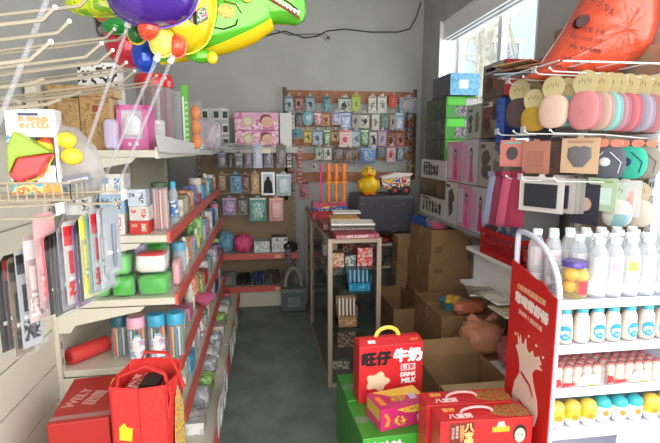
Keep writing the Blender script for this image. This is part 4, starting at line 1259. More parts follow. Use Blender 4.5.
DR = mat((196, 194, 192), .5)
DR2 = mat((192, 190, 186), .5)
ARM = prn([(56, 46, 40), (70, 54, 44), (84, 66, 52)], 10, 6)


def print_shapes(t, w_, h_, nx, nz, cols, r, seed=0, x0=-.42, x1=.42, z0=.2, z1=.8, name='picture_print'):
    rnd = random.Random(seed)
    m = MB()
    for i in range(nx):
        for j in range(nz):
            cx = w_ * (x0 + (x1 - x0) * (i + .5) / nx); cz = h_ * (z0 + (z1 - z0) * (j + .5) / nz)
            n = 10; rr = [r * rnd.uniform(.55, 1.15) for _ in range(n)]
            m.prism([(cx + rr[k] * math.cos(2 * math.pi * k / n), cz + rr[k] * math.sin(2 * math.pi * k / n)) for k in range(n)], -.0016 - .0002 * ((i + j) % 3), .001, mat(cols[(i + j * 2) % len(cols)], .5))
    m.box(w_ * -.4, w_ * -.1, -.0014, .001, h_ * .86, h_ * .94, mat(cols[0], .5))
    m.build(name, t)
_t = toybox('white box with black drone pictures at the bottom of the corner stack', XT, 3.92, 3.36, .973, 1.125, DR2, WHITE, .25)
print_shapes(_t, .52, .15, 6, 2, [(50, 52, 60), (60, 60, 60), (150, 140, 60), (50, 52, 60)], .030, 1)
_t = toybox('dark brown picture box in the middle of the corner stack', XT, 3.92, 3.36, 1.126, 1.27, ARM, ARM, .25)
print_shapes(_t, .52, .14, 4, 1, [(110, 84, 60), (60, 70, 50), (90, 60, 46)], .05, 2)
_t = toybox('white box with rows of black toys on top of the brown picture box', XT, 3.92, 3.36, 1.271, 1.42, DR, WHITE, .25)
print_shapes(_t, .52, .14, 6, 2, [(44, 42, 46), (70, 70, 72)], .028, 3, x1=.25)
GS = mat((70, 150, 58), .45); CAMO = prn([(40, 52, 32), (30, 34, 28), (84, 72, 52), (56, 92, 44)], 16, 4)
for k, w_ in enumerate(('bottom', 'middle', 'top')):
    z = 1.422 + k * .158
    t = goods_box('toy_box', f'camouflage and bright green vehicle box, {w_} of the three in the corner', 'toy box', (1.475, 3.40, z), .245, .42, .155, GS, CAMO, art=[(.05, .60, .60, .95, mat((96, 206, 70), .4)), (.30, .98, .08, .55, prn([(120, 110, 110), (150, 146, 142), (84, 84, 92)], 30, k)), (.62, .98, .58, .9, mat((190, 184, 190), .5))])
t = goods_box('toy_box', 'dark box with pale blue printed end on top of the green boxes', 'toy box', (1.475, 3.36, 1.897), .225, .36, .155, prn([(110, 180, 214), (130, 192, 222), (96, 164, 204)], 34, 3), prn([(60, 60, 72), (90, 80, 90), (50, 70, 90)], 14, 3), art=[(.3, .62, .3, .7, mat((220, 236, 244)))])
# dolls: two rows
def doll_face(t, x, h, c, hair, side=0):
    m = MB()
    m.M = Matrix.Translation((x, -.0015, 0))
    m.prism([(-.030, h * .06), (.036, h * .06), (.020, h * .42), (.010, h * .62), (-.010, h * .62), (-.018, h * .42)], -.001, .001, mat(c, .5))
    m.prism([(math.cos(a) * .014, h * .72 + math.sin(a) * .018) for a in [i * math.pi / 6 for i in range(12)]], -.002, .001, mat((226, 190, 170)))
    m.prism([(-.02, h * .52), (-.015, h * .60), (-.016, h * .76), (0, h * .82), (.016, h * .76), (.018, h * .52), (.011, h * .62), (.010, h * .73), (-.009, h * .74), (-.010, h * .62)], -.003, -.001, mat(hair))
    m.prism([(-.02, h * .45), (-.014, h * .6), (-.010, h * .6), (-.014, h * .45)], -.0015, .001, mat((226, 190, 170)))
    m.build('doll_print', t)


PKF = mat((206, 140, 176), .5); GRF = mat((190, 186, 190), .5)
dolls = [(3.35, 3.08, 1.275, 1.56, PKF, 'pink', (220, 60, 120), 'upper pink doll box nearest the corner, girl in a pink dress'),
         (3.075, 2.83, 1.275, 1.57, GRF, 'grey', (200, 80, 150), 'upper grey doll box in the middle, girl in a magenta dress'),
         (2.825, 2.62, 1.275, 1.55, mat((170, 160, 150), .5), None, None, 'dark blue and beige robot box at the right of the upper doll boxes'),
         (3.35, 3.12, .973, 1.272, mat((196, 192, 188), .5), None, None, 'pale box with brown figures at the left of the lower doll boxes'),
         (3.115, 2.90, .973, 1.27, PKF, 'pink', (230, 90, 150), 'lower pink doll box next to the pale figure box'),
         (2.895, 2.69, .973, 1.27, GRF, 'grey', (206, 50, 130), 'lower grey doll box with a girl in a long pink dress'),
         (2.685, 2.50, .973, 1.26, prn([(60, 96, 150), (40, 60, 110), (170, 190, 210)], 16, 9), None, None, 'blue toy box at the right end of the lower doll boxes')]
for i, (ya, yb, z0, z1, face, kind_, c, lb) in enumerate(dolls):
    t = toybox(lb, XT - .004 * (i % 2), ya, yb, z0, z1, face, mat((190, 120, 160) if kind_ == 'pink' else (150, 146, 150)), .24, name='doll_box')
    if not kind_: print_shapes(t, abs(ya - yb), z1 - z0, 1, 2, [(90, 80, 70), (60, 70, 100)], .06, i, x0=-.3, x1=.3)
    if kind_:
        doll_face(t, .03, z1 - z0, c, (70, 44, 40))
        m = MB(); m.box(-.10, -.03, -.0012, 0, .03, z1 - z0 - .03, mat((206, 190, 204) if kind_ == 'pink' else (214, 150, 186), .5)); m.build('side_panel', t)
# upper right big game boxes
BR = prn([(108, 92, 84), (96, 74, 66)], 9, 4)
_t = toybox('grey box with insect-like toy print left of the brown game boxes', XT, 3.04, 2.80, 1.572, 1.79, mat((166, 172, 166), .5), mat((160, 164, 160)), .22)
print_shapes(_t, .22, .2, 2, 2, [(84, 92, 86), (120, 110, 80)], .035, 4)
_t = toybox('brown game box with white lettering under the red-ended one', XT - .01, 2.795, 2.56, 1.572, 1.80, BR, mat((60, 84, 150), .5), .25, art=[(.1, .6, .8, .92, mat((206, 200, 196)))])
print_shapes(_t, .23, .22, 2, 2, [(70, 44, 40), (150, 130, 116), (120, 60, 50)], .045, 5)
t = toybox('grey and brown game box with a red end, highest by the window', XT - .01, 2.80, 2.53, 1.802, 2.00, BR, mat((196, 60, 70), .5), .25, art=[(.06, .94, .72, .98, mat((160, 158, 156))), (.12, .6, .78, .9, mat((60, 60, 60)))])
print_shapes(t, .26, .19, 2, 1, [(70, 44, 40), (130, 76, 66)], .05, 6, z1=.65)
goods_box('toy_box', 'narrow deep blue box standing beside the brown game box', 'toy box', (1.30, 2.48, 1.54), .05, .07, .24, prn([(40, 70, 150), (60, 100, 180)], 20, 2), mat((50, 76, 150)), rz=-60)
toybox('grey box with blue figure under the narrow blue box', XT, 2.49, 2.32, .973, 1.28, prn([(160, 160, 170), (90, 110, 150)], 14, 2), mat((150, 150, 156)), .24)
toybox('grey-brown box stacked on the grey blue-figure box', XT - .02, 2.60, 2.40, 1.275, 1.535, prn([(130, 120, 112), (80, 96, 130), (170, 168, 160)], 14, 6), mat((140, 130, 120)), .24)

# ---------------- cartons on the floor at the right
def carton(label, x0, x1, y0, y1, z0, z1, open_top=False, marks=None, group=None):
    t = thing('cardboard_box', label, 'cardboard box', ((x0 + x1) / 2, y0, z0), 0, group)
    W_, D_, H_ = x1 - x0, y1 - y0, z1 - z0
    m = MB()
    if open_top:
        b = .005
        m.box(-W_ / 2, W_ / 2, 0, D_, 0, b, CARD); m.box(-W_ / 2, W_ / 2, 0, b, b, H_, CARD); m.box(-W_ / 2, W_ / 2, D_ - b, D_, b, H_, CARD); m.box(-W_ / 2, -W_ / 2 + b, b, D_ - b, b, H_, CARD); m.box(W_ / 2 - b, W_ / 2, b, D_ - b, b, H_, CARD)
    else:
        m.box(-W_ / 2, W_ / 2, 0, D_, 0, H_, CARD)
    if marks:
        for (a, b_, c, d_) in marks:
            m.box(-W_ / 2 + a * W_, -W_ / 2 + b_ * W_, -.0008, 0, c * H_, d_ * H_, CARD2)
    m.build('carton', t, bevel=.003)
    if not open_top:
        m = MB(); m.box(-W_ / 2 + .001, W_ / 2 - .001, D_ / 2 - .025, D_ / 2 + .025, H_, H_ + .0006, TAPE); m.box(-W_ / 2 - .0006, -W_ / 2, D_ / 2 - .025, D_ / 2 + .025, H_ * .75, H_, TAPE); m.build('tape', t)
    return t


BX = 1.30
carton('big brown cardboard box at the bottom of the stack of three by the right wall', BX - .02, 1.63, 3.50, 4.04, 0, .30)
carton('big brown cardboard box in the middle of the stack of three', BX - .01, 1.635, 3.48, 4.03, .301, .615, marks=[(.12, .34, .74, .84)])
carton('brown cardboard box topping the stack of three by the right wall', BX, 1.61, 3.47, 4.00, .616, .88, marks=[(.1, .3, .3, .5)])
carton('small brown cardboard box wedged left of the stack, upper of two', 1.20, 1.39, 4.055, 4.235, .47, .72)
carton('small brown cardboard box wedged left of the stack, lower of two', 1.19, 1.40, 4.05, 4.24, .0, .469)
t = carton('long low open cardboard box beside the glass case', .99, 1.24, 3.42, 4.05, 0, .27, open_top=True)
carton('brown cardboard box on the floor with a blue basin on top', 1.16, 1.62, 2.86, 3.42, 0, .40)
t = carton('open cardboard box with its flap raised behind the red cartons', .86, 1.24, 2.12, 2.46, 0, .325, open_top=True)
m = MB(); m.add([(-.18, .34, .325), (.18, .34, .325), (.18, .37, .41), (-.18, .37, .41), (-.18, .346, .325), (.18, .346, .325), (.18, .376, .41), (-.18, .376, .41)], [(0, 1, 2, 3), (7, 6, 5, 4), (0, 4, 5, 1), (3, 2, 6, 7), (0, 3, 7, 4), (1, 5, 6, 2)], CARD); m.build('flap', t)
m = MB(); m.add([(-.185, 0, .325), (.185, 0, .325), (.20, -.12, .345), (-.20, -.12, .345), (-.185, 0, .321), (.185, 0, .321), (.20, -.12, .341), (-.20, -.12, .341)], [(3, 2, 1, 0), (4, 5, 6, 7), (1, 5, 4, 0), (7, 6, 2, 3), (4, 7, 3, 0), (2, 6, 5, 1)], mat((206, 176, 136), .8)); m.build('flap', t)

# on the top carton: bottles of blue drink, pink basket pack
t = thing('drink_tray', 'film-wrapped tray of blue-labelled bottles on the topmost cardboard box', 'drink tray', (1.335, 3.66, .882), R(6))
m = MB()
for i in range(3):
    for j in range(7):
        m.lathe([(.016, 0), (.017, .03), (.012, .045), (.006, .06)], mat((40, 80, 150), .3), 8, (-.02 + i * .034, -.06 + j * .05, 0))
m.build('bottles', t)
m = MB(); m.box(-.04, .07, -.08, .26, 0, .045, plastic((60, 100, 180), .3, .7)); m.build('film', t)
t = thing('pink_basket', 'hot pink plastic basket pack in clear film on the topmost box', 'basket', (1.39, 3.56, .882))
t.scale = (.9, .9, .58)
m = MB(); m.lathe([(.06, 0), (.085, .075), (.095, .078), (.09, .083), (.08, .08), (.056, .006), (.001, .006)], mat((230, 90, 130), .35), 20); m.build('bowl', t)
m = MB(); m.lathe([(.04, .006), (.07, .09), (.03, .12), (.001, .125)], mat((236, 120, 150), .4), 12); m.build('lid', t)
m = MB(); m.blob((0, 0, .075), .11, .10, .075, FILM, e=.7, nz=.12, fr=7, flatbase=.0006); m.build('film', t)

# on the low carton: basin with yellow fruit, orange net, bags
t = thing('blue_basin', 'small turquoise basin of yellow snacks on the low cardboard box', 'basin', (1.30, 3.02, .402))
m = MB(); m.lathe([(.06, 0), (.09, .055), (.097, .058), (.088, .056), (.057, .005), (.001, .005)], mat((70, 166, 190), .35), 22); m.build('bowl', t)
m = MB()
for (x, y, z) in ((-.03, -.02, .06), (.03, 0, .065), (0, .04, .06), (.01, -.03, .05)): m.blob((x, y, z), .035, .03, .026, mat((222, 176, 70), .5), n=12, k=8)
m.build('snacks', t)
blob_bag('orange_bag', 'orange printed snack bag slumped beside the turquoise basin', (1.37, 2.90, .402), .115, .05, .045, (214, 126, 90), seed=21, nz=.1)
blob_bag('peach_bag', 'peach coloured thin plastic bag with knotted handles on the floor shelf', (1.30, 2.56, .285), .13, .12, .095, (232, 160, 126), seed=22, knot=True, alpha=.8, nz=.1)
blob_bag('white_bag', 'crumpled white plastic bag next to the peach bag', (1.13, 2.60, .24), .10, .08, .055, (206, 206, 200), seed=23, alpha=.8)
carton('flat low cardboard box under the white plastic bag', 1.02, 1.23, 2.50, 2.82, 0, .24)
carton('flat low cardboard box under the peach plastic bag', 1.235, 1.62, 2.42, 2.84, 0, .285)
blob_bag('rose_bag', 'rosy pink plastic bag on the lower white shelf tier', (1.42, 2.28, .303), .15, .10, .09, (196, 110, 116), seed=25)

# white shelf unit along the wall, seen between the bags and the drinks stand
ws = thing('white_shelf', 'white two-tier shelf with back boards along the right wall', 'shelf', (0, 0, 0))
m = MB(); m.box(1.27, 1.62, 1.98, 2.845, .64, .66, WHITE); m.build('shelf', ws, bevel=.002)
m = MB(); m.box(1.27, 1.62, 1.98, 2.40, .27, .30, WHITE); m.build('shelf', ws, bevel=.002)
m = MB(); m.box(1.36, 1.375, 1.98, 2.845, .66, .86, WHITE); m.build('back_board', ws)
m = MB(); m.box(1.30, 1.62, 1.98, 2.84, .861, .885, WHITE); m.build('shelf', ws, bevel=.002)
for y in (1.98, 2.38):
    m = MB(); m.box(1.58, 1.61, y, y + .02, 0, .86, WHITE); m.build('leg', ws)
for i, (x, y, c, w_, lb, lift) in enumerate(((1.36, 2.55, (120, 110, 96), .17, 'grey-brown magazine pile cover on the white shelf', 0), (1.37, 2.36, (60, 60, 50), .16, 'dark magazine fanned on the white shelf', .0), (1.35, 2.20, (170, 160, 130), .16, 'pale magazine at the near end of the white shelf', 0), (1.37, 2.40, (150, 150, 110), .14, 'khaki magazine lying across the dark one', .013), (1.355, 2.33, (190, 186, 176), .13, 'off-white magazine on top of the fanned pile', .026))):
    t = thing('magazine', lb, 'magazine', (x - .08, y, .661 + lift), R(random.uniform(-18, 18)))
    m = MB(); m.box(-w_ / 2, w_ / 2, -.09, .09, 0, .011, prn([c, tuple(min(255, k + 40) for k in c)], 20, i)); m.build('cover', t, bevel=.001)
    m = MB(); m.box(-w_ / 2 + .003, w_ / 2 - .003, -.0915, -.09, .002, .009, WHITE); m.build('pages', t)
rc = thing('red_crate', 'red plastic latticed basket standing on the white shelf', 'basket', (1.425, 2.42, .886))
RP = mat((196, 40, 40), .4)
m = MB(); x0, x1, y0, y1 = -.12, .12, -.22, .23
m.box(x0, x1, y0, y1, 0, .006, RP); m.build('base', rc)
for (a, b_) in (((x0, y0), (x1, y0)), ((x1, y0), (x1, y1)), ((x1, y1), (x0, y1)), ((x0, y1), (x0, y0))):
    m = MB(); A = Vector((*a, 0)); B = Vector((*b_, 0)); L = (B - A).length; D = (B - A) / L; Nn = Vector((D.y, -D.x, 0))
    def slab(u0, u1, z0, z1, mm=RP):
        p = [A + D * u0, A + D * u1]; q = [k + Nn * .004 for k in p]
        v = [(*p[0][:2], z0), (*p[1][:2], z0), (*p[1][:2], z1), (*p[0][:2], z1), (*q[0][:2], z0), (*q[1][:2], z0), (*q[1][:2], z1), (*q[0][:2], z1)]
        m.add(v, [(3, 2, 1, 0), (4, 5, 6, 7), (0, 1, 5, 4), (2, 3, 7, 6), (1, 2, 6, 5), (3, 0, 4, 7)], mm)
    slab(0, L, 0, .03); slab(0, L, .13, .155); n_ = max(4, int(L / .028))
    for k in range(n_ + 1): slab(max(0, L * k / n_ - .005), min(L, L * k / n_ + .005), .03, .13)
    for z in (.06, .09): slab(0, L, z, z + .008)
    m.build('side', rc)
blob_bag('red_bag', 'shiny dark red bag lying inside the red basket', (1.42, 2.42, .893), .10, .18, .039, (150, 40, 48), seed=31)
blob_bag('pink_red_bag', 'rose red knotted bag behind the drinks bottles', (1.40, 2.075, .886), .13, .09, .09, (200, 80, 84), seed=32)

# ================================================================== rack of socks and gloves
rack = thing('hook_rack', 'perforated white metal rack with rows of prong hooks on the right wall', 'rack', (0, 0, 0))
PX = 1.575
for y in (1.70, 2.17):
    m = MB(); m.box(PX, PX + .03, y, y + .035, 0, 1.93, WHITEG)
    for k in range(24):
        z = .95 + k * .04
        m.box(PX - .0006, PX, y + .008, y + .013, z, z + .02, DARK); m.box(PX - .0006, PX, y + .022, y + .027, z, z + .02, DARK)
    m.build('upright', rack)
m = MB(); m.box(PX + .03, PX + .04, 1.71, 2.20, .9, 1.93, mat((190, 176, 150), .5)); m.build('back_panel', rack)
for z in (1.80, 1.565, 1.345):
    m = MB(); m.box(PX - .008, PX, 1.70, 2.20, z - .03, z, WHITEG); m.build('cross_rail', rack)


def rack_hook(y, z, xt, tick=True):
    m = MB(); m.tube([(PX - .008, y, z - .02), ((PX + xt) / 2, y, z - .004), (xt, y, z), (xt - .016, y, z + .012)], .0032, mat((204, 204, 200), .35), 7)
    if tick: m.box(xt - .024, xt - .020, y - .016, y + .016, z + .002, z + .03, plastic((220, 226, 230), .4, .7))
    m.blob((xt - .017, y, z + .013), .005, .005, .005, WHITE, n=8, k=6)
    m.build('hook', rack)


HR = [(1.74, 1.800, 1.12, 0), (1.84, 1.805, 1.12, 1), (1.96, 1.80, 1.14, 0), (2.10, 1.80, 1.15, 1), (1.74, 1.565, 1.14, 0), (1.86, 1.568, 1.10, 1), (1.98, 1.57, 1.12, 0), (2.12, 1.57, 1.12, 1), (1.74, 1.375, 1.17, 0), (1.86, 1.372, 1.10, 1), (2.02, 1.37, 1.12, 0), (2.13, 1.36, 1.12, 1)]
for y, z, xt, tk0 in HR: rack_hook(y, z, xt, tk0)


def RK(px, py, Y): return at(px, py, Y=Y)


def sock_pack(label, x, y, ztop, c, h=.17, w_=.075, back=(204, 190, 142), c2=None, group=None, rz=-90, toe=None):
    """pair of folded socks banded on a rounded kraft head card, facing the aisle"""
    t = thing('sock_pack', label, 'socks', (x, y, ztop), R(rz), group)
    r = w_ * .40
    m = MB(); pts = [(r * math.cos(a), -.032 + r * .95 * math.sin(a)) for a in [R(-30 + i * 20) for i in range(13)]]
    m.prism(pts + [(-r * .55, -.085), (r * .55, -.085)], -.0008, .0008, mat(back, .7))
    for k in range(5): m.box(-r * .5 + k * r * .22, -r * .42 + k * r * .22, -.0014, -.0008, -.035 + (k % 2) * .008, -.02 + (k % 2) * .006, mat((150, 130, 90)))
    m.build('head_card', t)
    m = MB(); out = []
    for i in range(18):
        a = 2 * math.pi * i / 18
        out.append((w_ * .50 * math.copysign(abs(math.cos(a)) ** .8, math.cos(a)), -.062 - (h - .062) / 2 + (h - .062) / 2 * math.copysign(abs(math.sin(a)) ** .8, math.sin(a))))
    cc = mat(c, .9)
    m.puff(out, .026, cc, (0, 0, 0), .15, x * 10, mfun=(lambda j, i: mat(c2, .9) if c2 and i > 12 else cc)); m.build('sock', t)
    m = MB(); m.puff([(p[0] * .92 + .008, p[1] * .97 - .004) for p in out], .02, mat(tuple(max(0, k - 16) for k in c), .9), (0, .014, 0), .15, x * 10); m.build('sock', t)
    if toe:
        m = MB(); m.box(-.012, .012, -.0155, -.0135, -.10, -.085, mat(toe, .7)); m.build('patch', t)
    return t


SK = [(586, (232, 146, 150), 'rose pink sock pair in front of the right hook row, largest'), (600, (206, 170, 156), 'beige-pink sock pair directly behind the front rose pair'), (609, (150, 200, 196), 'mint green sock pair third on the right hook'),
      (617, (196, 140, 150), 'mauve sock pair fourth on the right hook'), (628, (210, 120, 130), 'deep rose sock pair fifth on the right hook'), (641, (176, 166, 184), 'grey-lilac sock pair sixth on the right hook'), (654, (206, 140, 146), 'dusty pink sock pair last on the right hook by the upright')]
for i, (px, c, lb) in enumerate(SK):
    Q = RK(px, 74 + (px - 586) * .06, 1.74)
    sock_pack(lb, Q.x, 1.74, Q.z, tuple(int(k * .93) for k in c), .215, .125 if i == 0 else .115, rz=-66)
for (px, py, Y, c, h_, w_, lb) in ((554, 79, 1.85, (226, 190, 172), .20, .125, 'cream-peach sock pair at the tip of the middle hook'), (567, 80, 1.85, (120, 176, 166), .19, .11, 'teal green sock pair behind the cream-peach one'), (575, 80, 1.85, (110, 90, 84), .19, .11, 'brown sock pair deeper on the middle hook'),
        (534, 92, 1.97, (190, 150, 56), .17, .12, 'mustard yellow sock pair hanging low on the left hook'), (543, 94, 1.97, (44, 38, 40), .20, .12, 'black sock pair behind the mustard one'), (520, 84, 2.10, (92, 74, 76), .20, .14, 'dark grey-purple glove pair at the far left hook'), (533, 84, 2.10, (110, 92, 90), .20, .13, 'taupe glove pair behind the dark grey-purple one')):
    Q = RK(px, py, Y)
    sock_pack(lb, Q.x, Y, Q.z, c, h_, w_, rz=-66)


def flat_card(label, x, y, ztop, w_, h_, c, inner, inner_shape, accent=None, rz=-90, cat='accessory card', n=0):
    t = thing('accessory_card', label, cat, (x, y, ztop), R(rz))
    m = MB(); m.prism([(-w_ / 2, -h_), (w_ / 2, -h_), (w_ / 2, 0), (.015, 0), (.010, .012), (-.010, .012), (-.015, 0), (-w_ / 2, 0)], -.001, .001, mat(c, .6)); m.build('card', t)
    m = MB()
    if inner_shape == 'shield': m.puff([(-w_ * .3, -h_ * .28), (-w_ * .12, -h_ * .22), (0, -h_ * .26), (w_ * .12, -h_ * .22), (w_ * .3, -h_ * .28), (w_ * .32, -h_ * .55), (w_ * .12, -h_ * .82), (-w_ * .12, -h_ * .82), (-w_ * .32, -h_ * .55)], .012, mat(inner, .8), (0, -.004, 0))
    elif inner_shape == 'frame':
        m.box(-w_ * .36, w_ * .36, -.010, -.001, -h_ * .86, -h_ * .2, mat(inner, .8))
        for k in range(9): m.box(-w_ * .36, w_ * .36, -.0115, -.010, -h_ * (.24 + k * .07), -h_ * (.225 + k * .07), mat(tuple(q + 14 for q in inner), .8))
    elif inner_shape == 'ring':
        m.prism([(w_ * .24 * math.cos(a), -h_ * .5 + w_ * .24 * math.sin(a)) for a in [i * math.pi / 10 for i in range(20)]], -.003, -.001, mat(inner, .7))
    else: m.box(-w_ * .3, w_ * .3, -.004, -.001, -h_ * .8, -h_ * .3, mat(inner, .8))
    m.build('goods', t)
    if accent:
        m = MB(); m.box(-w_ * .34, w_ * .34, -.0014, -.001, -h_ * .15, -h_ * .07, mat(accent)); m.build('print', t)
    return t


# second row: masks, pads and mitts
def FC(label, px, py, Y, w_, h_, *a, **k):
    Q = RK(px, py, Y)
    return flat_card(label, Q.x, Y, Q.z, w_, h_, *a, rz=-62, **k)


FC('square beige card with a grey shield-shaped mask in front', 581, 138, 1.80, .155, .145, (214, 180, 146), (116, 112, 116), 'shield', (190, 150, 120))
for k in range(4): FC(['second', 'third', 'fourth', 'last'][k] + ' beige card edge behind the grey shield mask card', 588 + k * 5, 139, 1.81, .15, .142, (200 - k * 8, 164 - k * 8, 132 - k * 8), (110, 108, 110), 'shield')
FC('terracotta pink pad card left of the dark pads in the second row', 537, 141, 1.98, .13, .145, (190, 128, 108), (176, 114, 98), 'sq')
FC('brown-grey pad card in the second row behind the pink pad', 548, 141, 1.97, .13, .15, (112, 84, 78), (92, 72, 68), 'sq')
FC('charcoal pad card in the second row next to the beige shield cards', 557, 140, 1.95, .12, .14, (78, 72, 74), (60, 56, 58), 'sq')
FC('black pad card in the second row tucked behind the charcoal one', 566, 140, 1.95, .12, .15, (36, 32, 34), (24, 22, 24), 'sq')
FC('salmon pink card with a dark ring on the far left hook', 513, 140, 2.11, .13, .125, (226, 140, 130), (96, 80, 86), 'ring', (150, 200, 190))


def mitt(label, x, y, z, c, c2, head, w_=.10, h_=.115):
    t = thing('baby_mitt_pack', label, 'gloves', (x, y, z), R(-90))
    m = MB()
    for s_ in (-1, 1): m.prism([(s_ * w_ * .2 + .022 * math.cos(a), .006 + .016 * math.sin(a)) for a in [i * math.pi / 7 for i in range(14)]], -.006, .004, mat(head, .7))
    m.build('head_card', t)
    m = MB(); m.puff([(w_ * .52 * math.copysign(abs(math.cos(a)) ** .75, math.cos(a)), -h_ * .52 + h_ * .5 * math.copysign(abs(math.sin(a)) ** .75, math.sin(a))) for a in [i * math.pi / 10 for i in range(20)]], .05, mat(c, .9), (0, 0, 0), .12, x); m.build('mitt', t)
    m = MB()
    for a_ in (-1, 1): m.tube([(a_ * w_ * .1, -.028, -h_ * .2), (a_ * w_ * .42, -.02, -h_ * .5), (a_ * w_ * .34, -.016, -h_ * .82)], .002, mat(c2), 5)
    m.blob((-.006, -.025, -h_ * .5), .022, .006, .018, mat(c2, .8), n=12, k=8)
    m.build('decoration', t)
    return t


for (px, c, c2, hd, lb) in ((610, (92, 92, 102), (214, 214, 216), (226, 140, 116), 'round charcoal baby mitten pack with white patch and coral header'), (631, (60, 176, 150), (30, 50, 90), (226, 140, 116), 'round turquoise baby mitten pack with coral header'), (645, (150, 140, 130), (120, 110, 100), (206, 156, 126), 'grey baby mitten pack tucked behind the turquoise one')):
    Q = RK(px, 143, 1.735)
    t = mitt(lb, Q.x, 1.735, Q.z - .008, c, c2, hd, .125, .135)
    t.rotation_euler = (0, 0, R(-58))
FC('khaki backing card hanging last in the second row by the upright', 650, 140, 1.76, .12, .17, (166, 152, 122), (150, 136, 110), 'sq')
# third row
FC('white boxed card with a large black knitted square in front', 542, 177, 1.86, .20, .15, (212, 208, 202), (40, 42, 48), 'frame', (180, 176, 170))
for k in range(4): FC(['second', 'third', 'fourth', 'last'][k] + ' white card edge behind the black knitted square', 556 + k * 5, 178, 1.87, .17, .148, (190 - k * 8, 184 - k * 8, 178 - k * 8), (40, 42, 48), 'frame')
FC('dark navy card with a pale oval beside the mint tagged card', 586, 184, 1.80, .12, .17, (50, 50, 62), (196, 166, 150), 'ring')
FC('mint and cream square card with a small bear-brown spot', 603, 178, 1.745, .115, .135, (176, 196, 166), (196, 220, 210), 'sq', (150, 170, 110))
FC('pale pink and white baby sock card near the upright', 626, 180, 1.745, .12, .15, (216, 216, 212), (226, 180, 170), 'sq')
Q = RK(618, 184, 1.735); sock_pack('small white baby sock pair with pastel cuff near the upright', Q.x, 1.735, Q.z, (220, 218, 208), .18, .11, (200, 210, 196), (150, 190, 196), rz=-60)
Q = RK(640, 184, 1.735); sock_pack('cream baby sock pair last in the third row by the upright', Q.x, 1.735, Q.z, (214, 200, 184), .18, .11, (206, 190, 160), rz=-60)
for i, (px, Y, c, lb) in enumerate(((518, 2.0, (160, 50, 78), 'crimson folded towel hanging nearest in the third row'), (508, 2.05, (190, 84, 112), 'raspberry folded towel second in the third row'), (501, 2.10, (130, 50, 76), 'maroon folded towel third in the third row'), (494, 2.14, (140, 140, 170), 'lavender grey folded towel at the far left of the third row'))):
    Q = RK(px, 172, Y)
    t = thing('hanging_towel', lb, 'towel', (Q.x, Y, Q.z), R(-55))
    m = MB(); m.puff([(-.05, -.26), (.04, -.25), (.036, -.10), (.022, 0), (-.018, 0), (-.036, -.1)], .03, mat(c, .9), (0, 0, 0), .25, i); m.build('towel', t)
    m = MB(); m.box(-.022, .022, -.016, .016, -.02, .004, mat(tuple(max(0, k - 30) for k in c), .8)); m.build('band', t)

# things above the rack: bare boxes and the huge orange-red bag
BG = mat((206, 66, 44), .35, coat=.3)
bb = thing('orange_sack', 'huge glossy orange-red plastic sack with black print on top of the rack', 'bag', (1.40, 1.95, 1.86))
ORG = bpy.data.materials.new('thin_sack_film'); ORG.use_nodes = True
b = ORG.node_tree.nodes['Principled BSDF']; b.inputs['Base Color'].default_value = lin((224, 84, 54)); b.inputs['Roughness'].default_value = .3; b.inputs['Coat Weight'].default_value = .4
tcn = ORG.node_tree.nodes.new('ShaderNodeTexCoord'); nn = ORG.node_tree.nodes.new('ShaderNodeTexNoise'); nn.inputs['Scale'].default_value = 9; nn.inputs['Detail'].default_value = 5; nn.inputs['Distortion'].default_value = 1.2
bpn = ORG.node_tree.nodes.new('ShaderNodeBump'); bpn.inputs['Strength'].default_value = .7; bpn.inputs['Distance'].default_value = .03
ORG.node_tree.links.new(tcn.outputs['Object'], nn.inputs['Vector']); ORG.node_tree.links.new(nn.outputs['Fac'], bpn.inputs['Height']); ORG.node_tree.links.new(bpn.outputs['Normal'], b.inputs['Normal'])
# silhouette of the sack as seen from the aisle; it gets its own thickness
SO = [(522, 80), (540, 68), (556, 44), (573, 18), (586, -6), (606, -26), (642, -28), (654, -6), (655, 20), (650, 38), (640, 56), (624, 68), (610, 77), (585, 80), (556, 81)]
pts = [at(px, py, Y=1.93) for px, py in SO]
dense = []
for i in range(len(pts)):
    for q in range(3):
        dense.append(pts[i].lerp(pts[(i + 1) % len(pts)], q / 3))
m = MB(); m.puff([(p.x - 1.40, p.z - 1.86) for p in dense], .30, ORG, (0, -.02, 0), .12, 4); m.build('sack', bb, sub=1)
def sack_txt(s, px, py, size, rot):
    Q = at(px, py, Y=1.83)
    return txt(s, size, (Q.x - 1.40, -.12, Q.z - 1.86), '-y', mat((60, 20, 16), .6), bb, rot=(R(90), R(rot), 0), name='print')
m = MB(); Q = at(580, 22, Y=1.85)
m.M = Matrix.Translation((Q.x - 1.40, -.115, Q.z - 1.86)) @ Matrix.Rotation(R(-35), 4, 'Y') @ Matrix.Rotation(R(90), 4, 'X')
m.lathe([(.022, -.02), (.022, .004), (.0001, .005)], mat((60, 20, 16), .6), 18, sx=1.5); m.build('logo_oval', bb)
for k, (px, py, s_, n) in enumerate(((598, 8, .034, '西瓜子专用袋'), (588, 33, .024, '净重 千克'), (584, 42, .019, '配料 见包装 生产日期'), (579, 51, .019, '地址 电话 保质期'), (570, 61, .022, '批发零售'), (566, 69, .017, '质量第一 顾客至上'))):
    Q = at(px, py, Y=1.83)
    dy = {0: -.150, 1: -.155, 2: -.160, 3: -.160, 4: -.135, 5: -.125}[k]
    txt(n, s_, (Q.x - 1.40, dy, Q.z - 1.86), '-y', mat((60, 20, 16), .6), bb, rot=(R(90), R(8 if k else 30), 0), name='print')
cb = goods_box('cardboard_box', 'brown cardboard box behind the orange sack at the right edge', 'cardboard box', (1.52, 2.02, 1.94), .20, .2, .13, mat((140, 100, 80), .8), CARD)
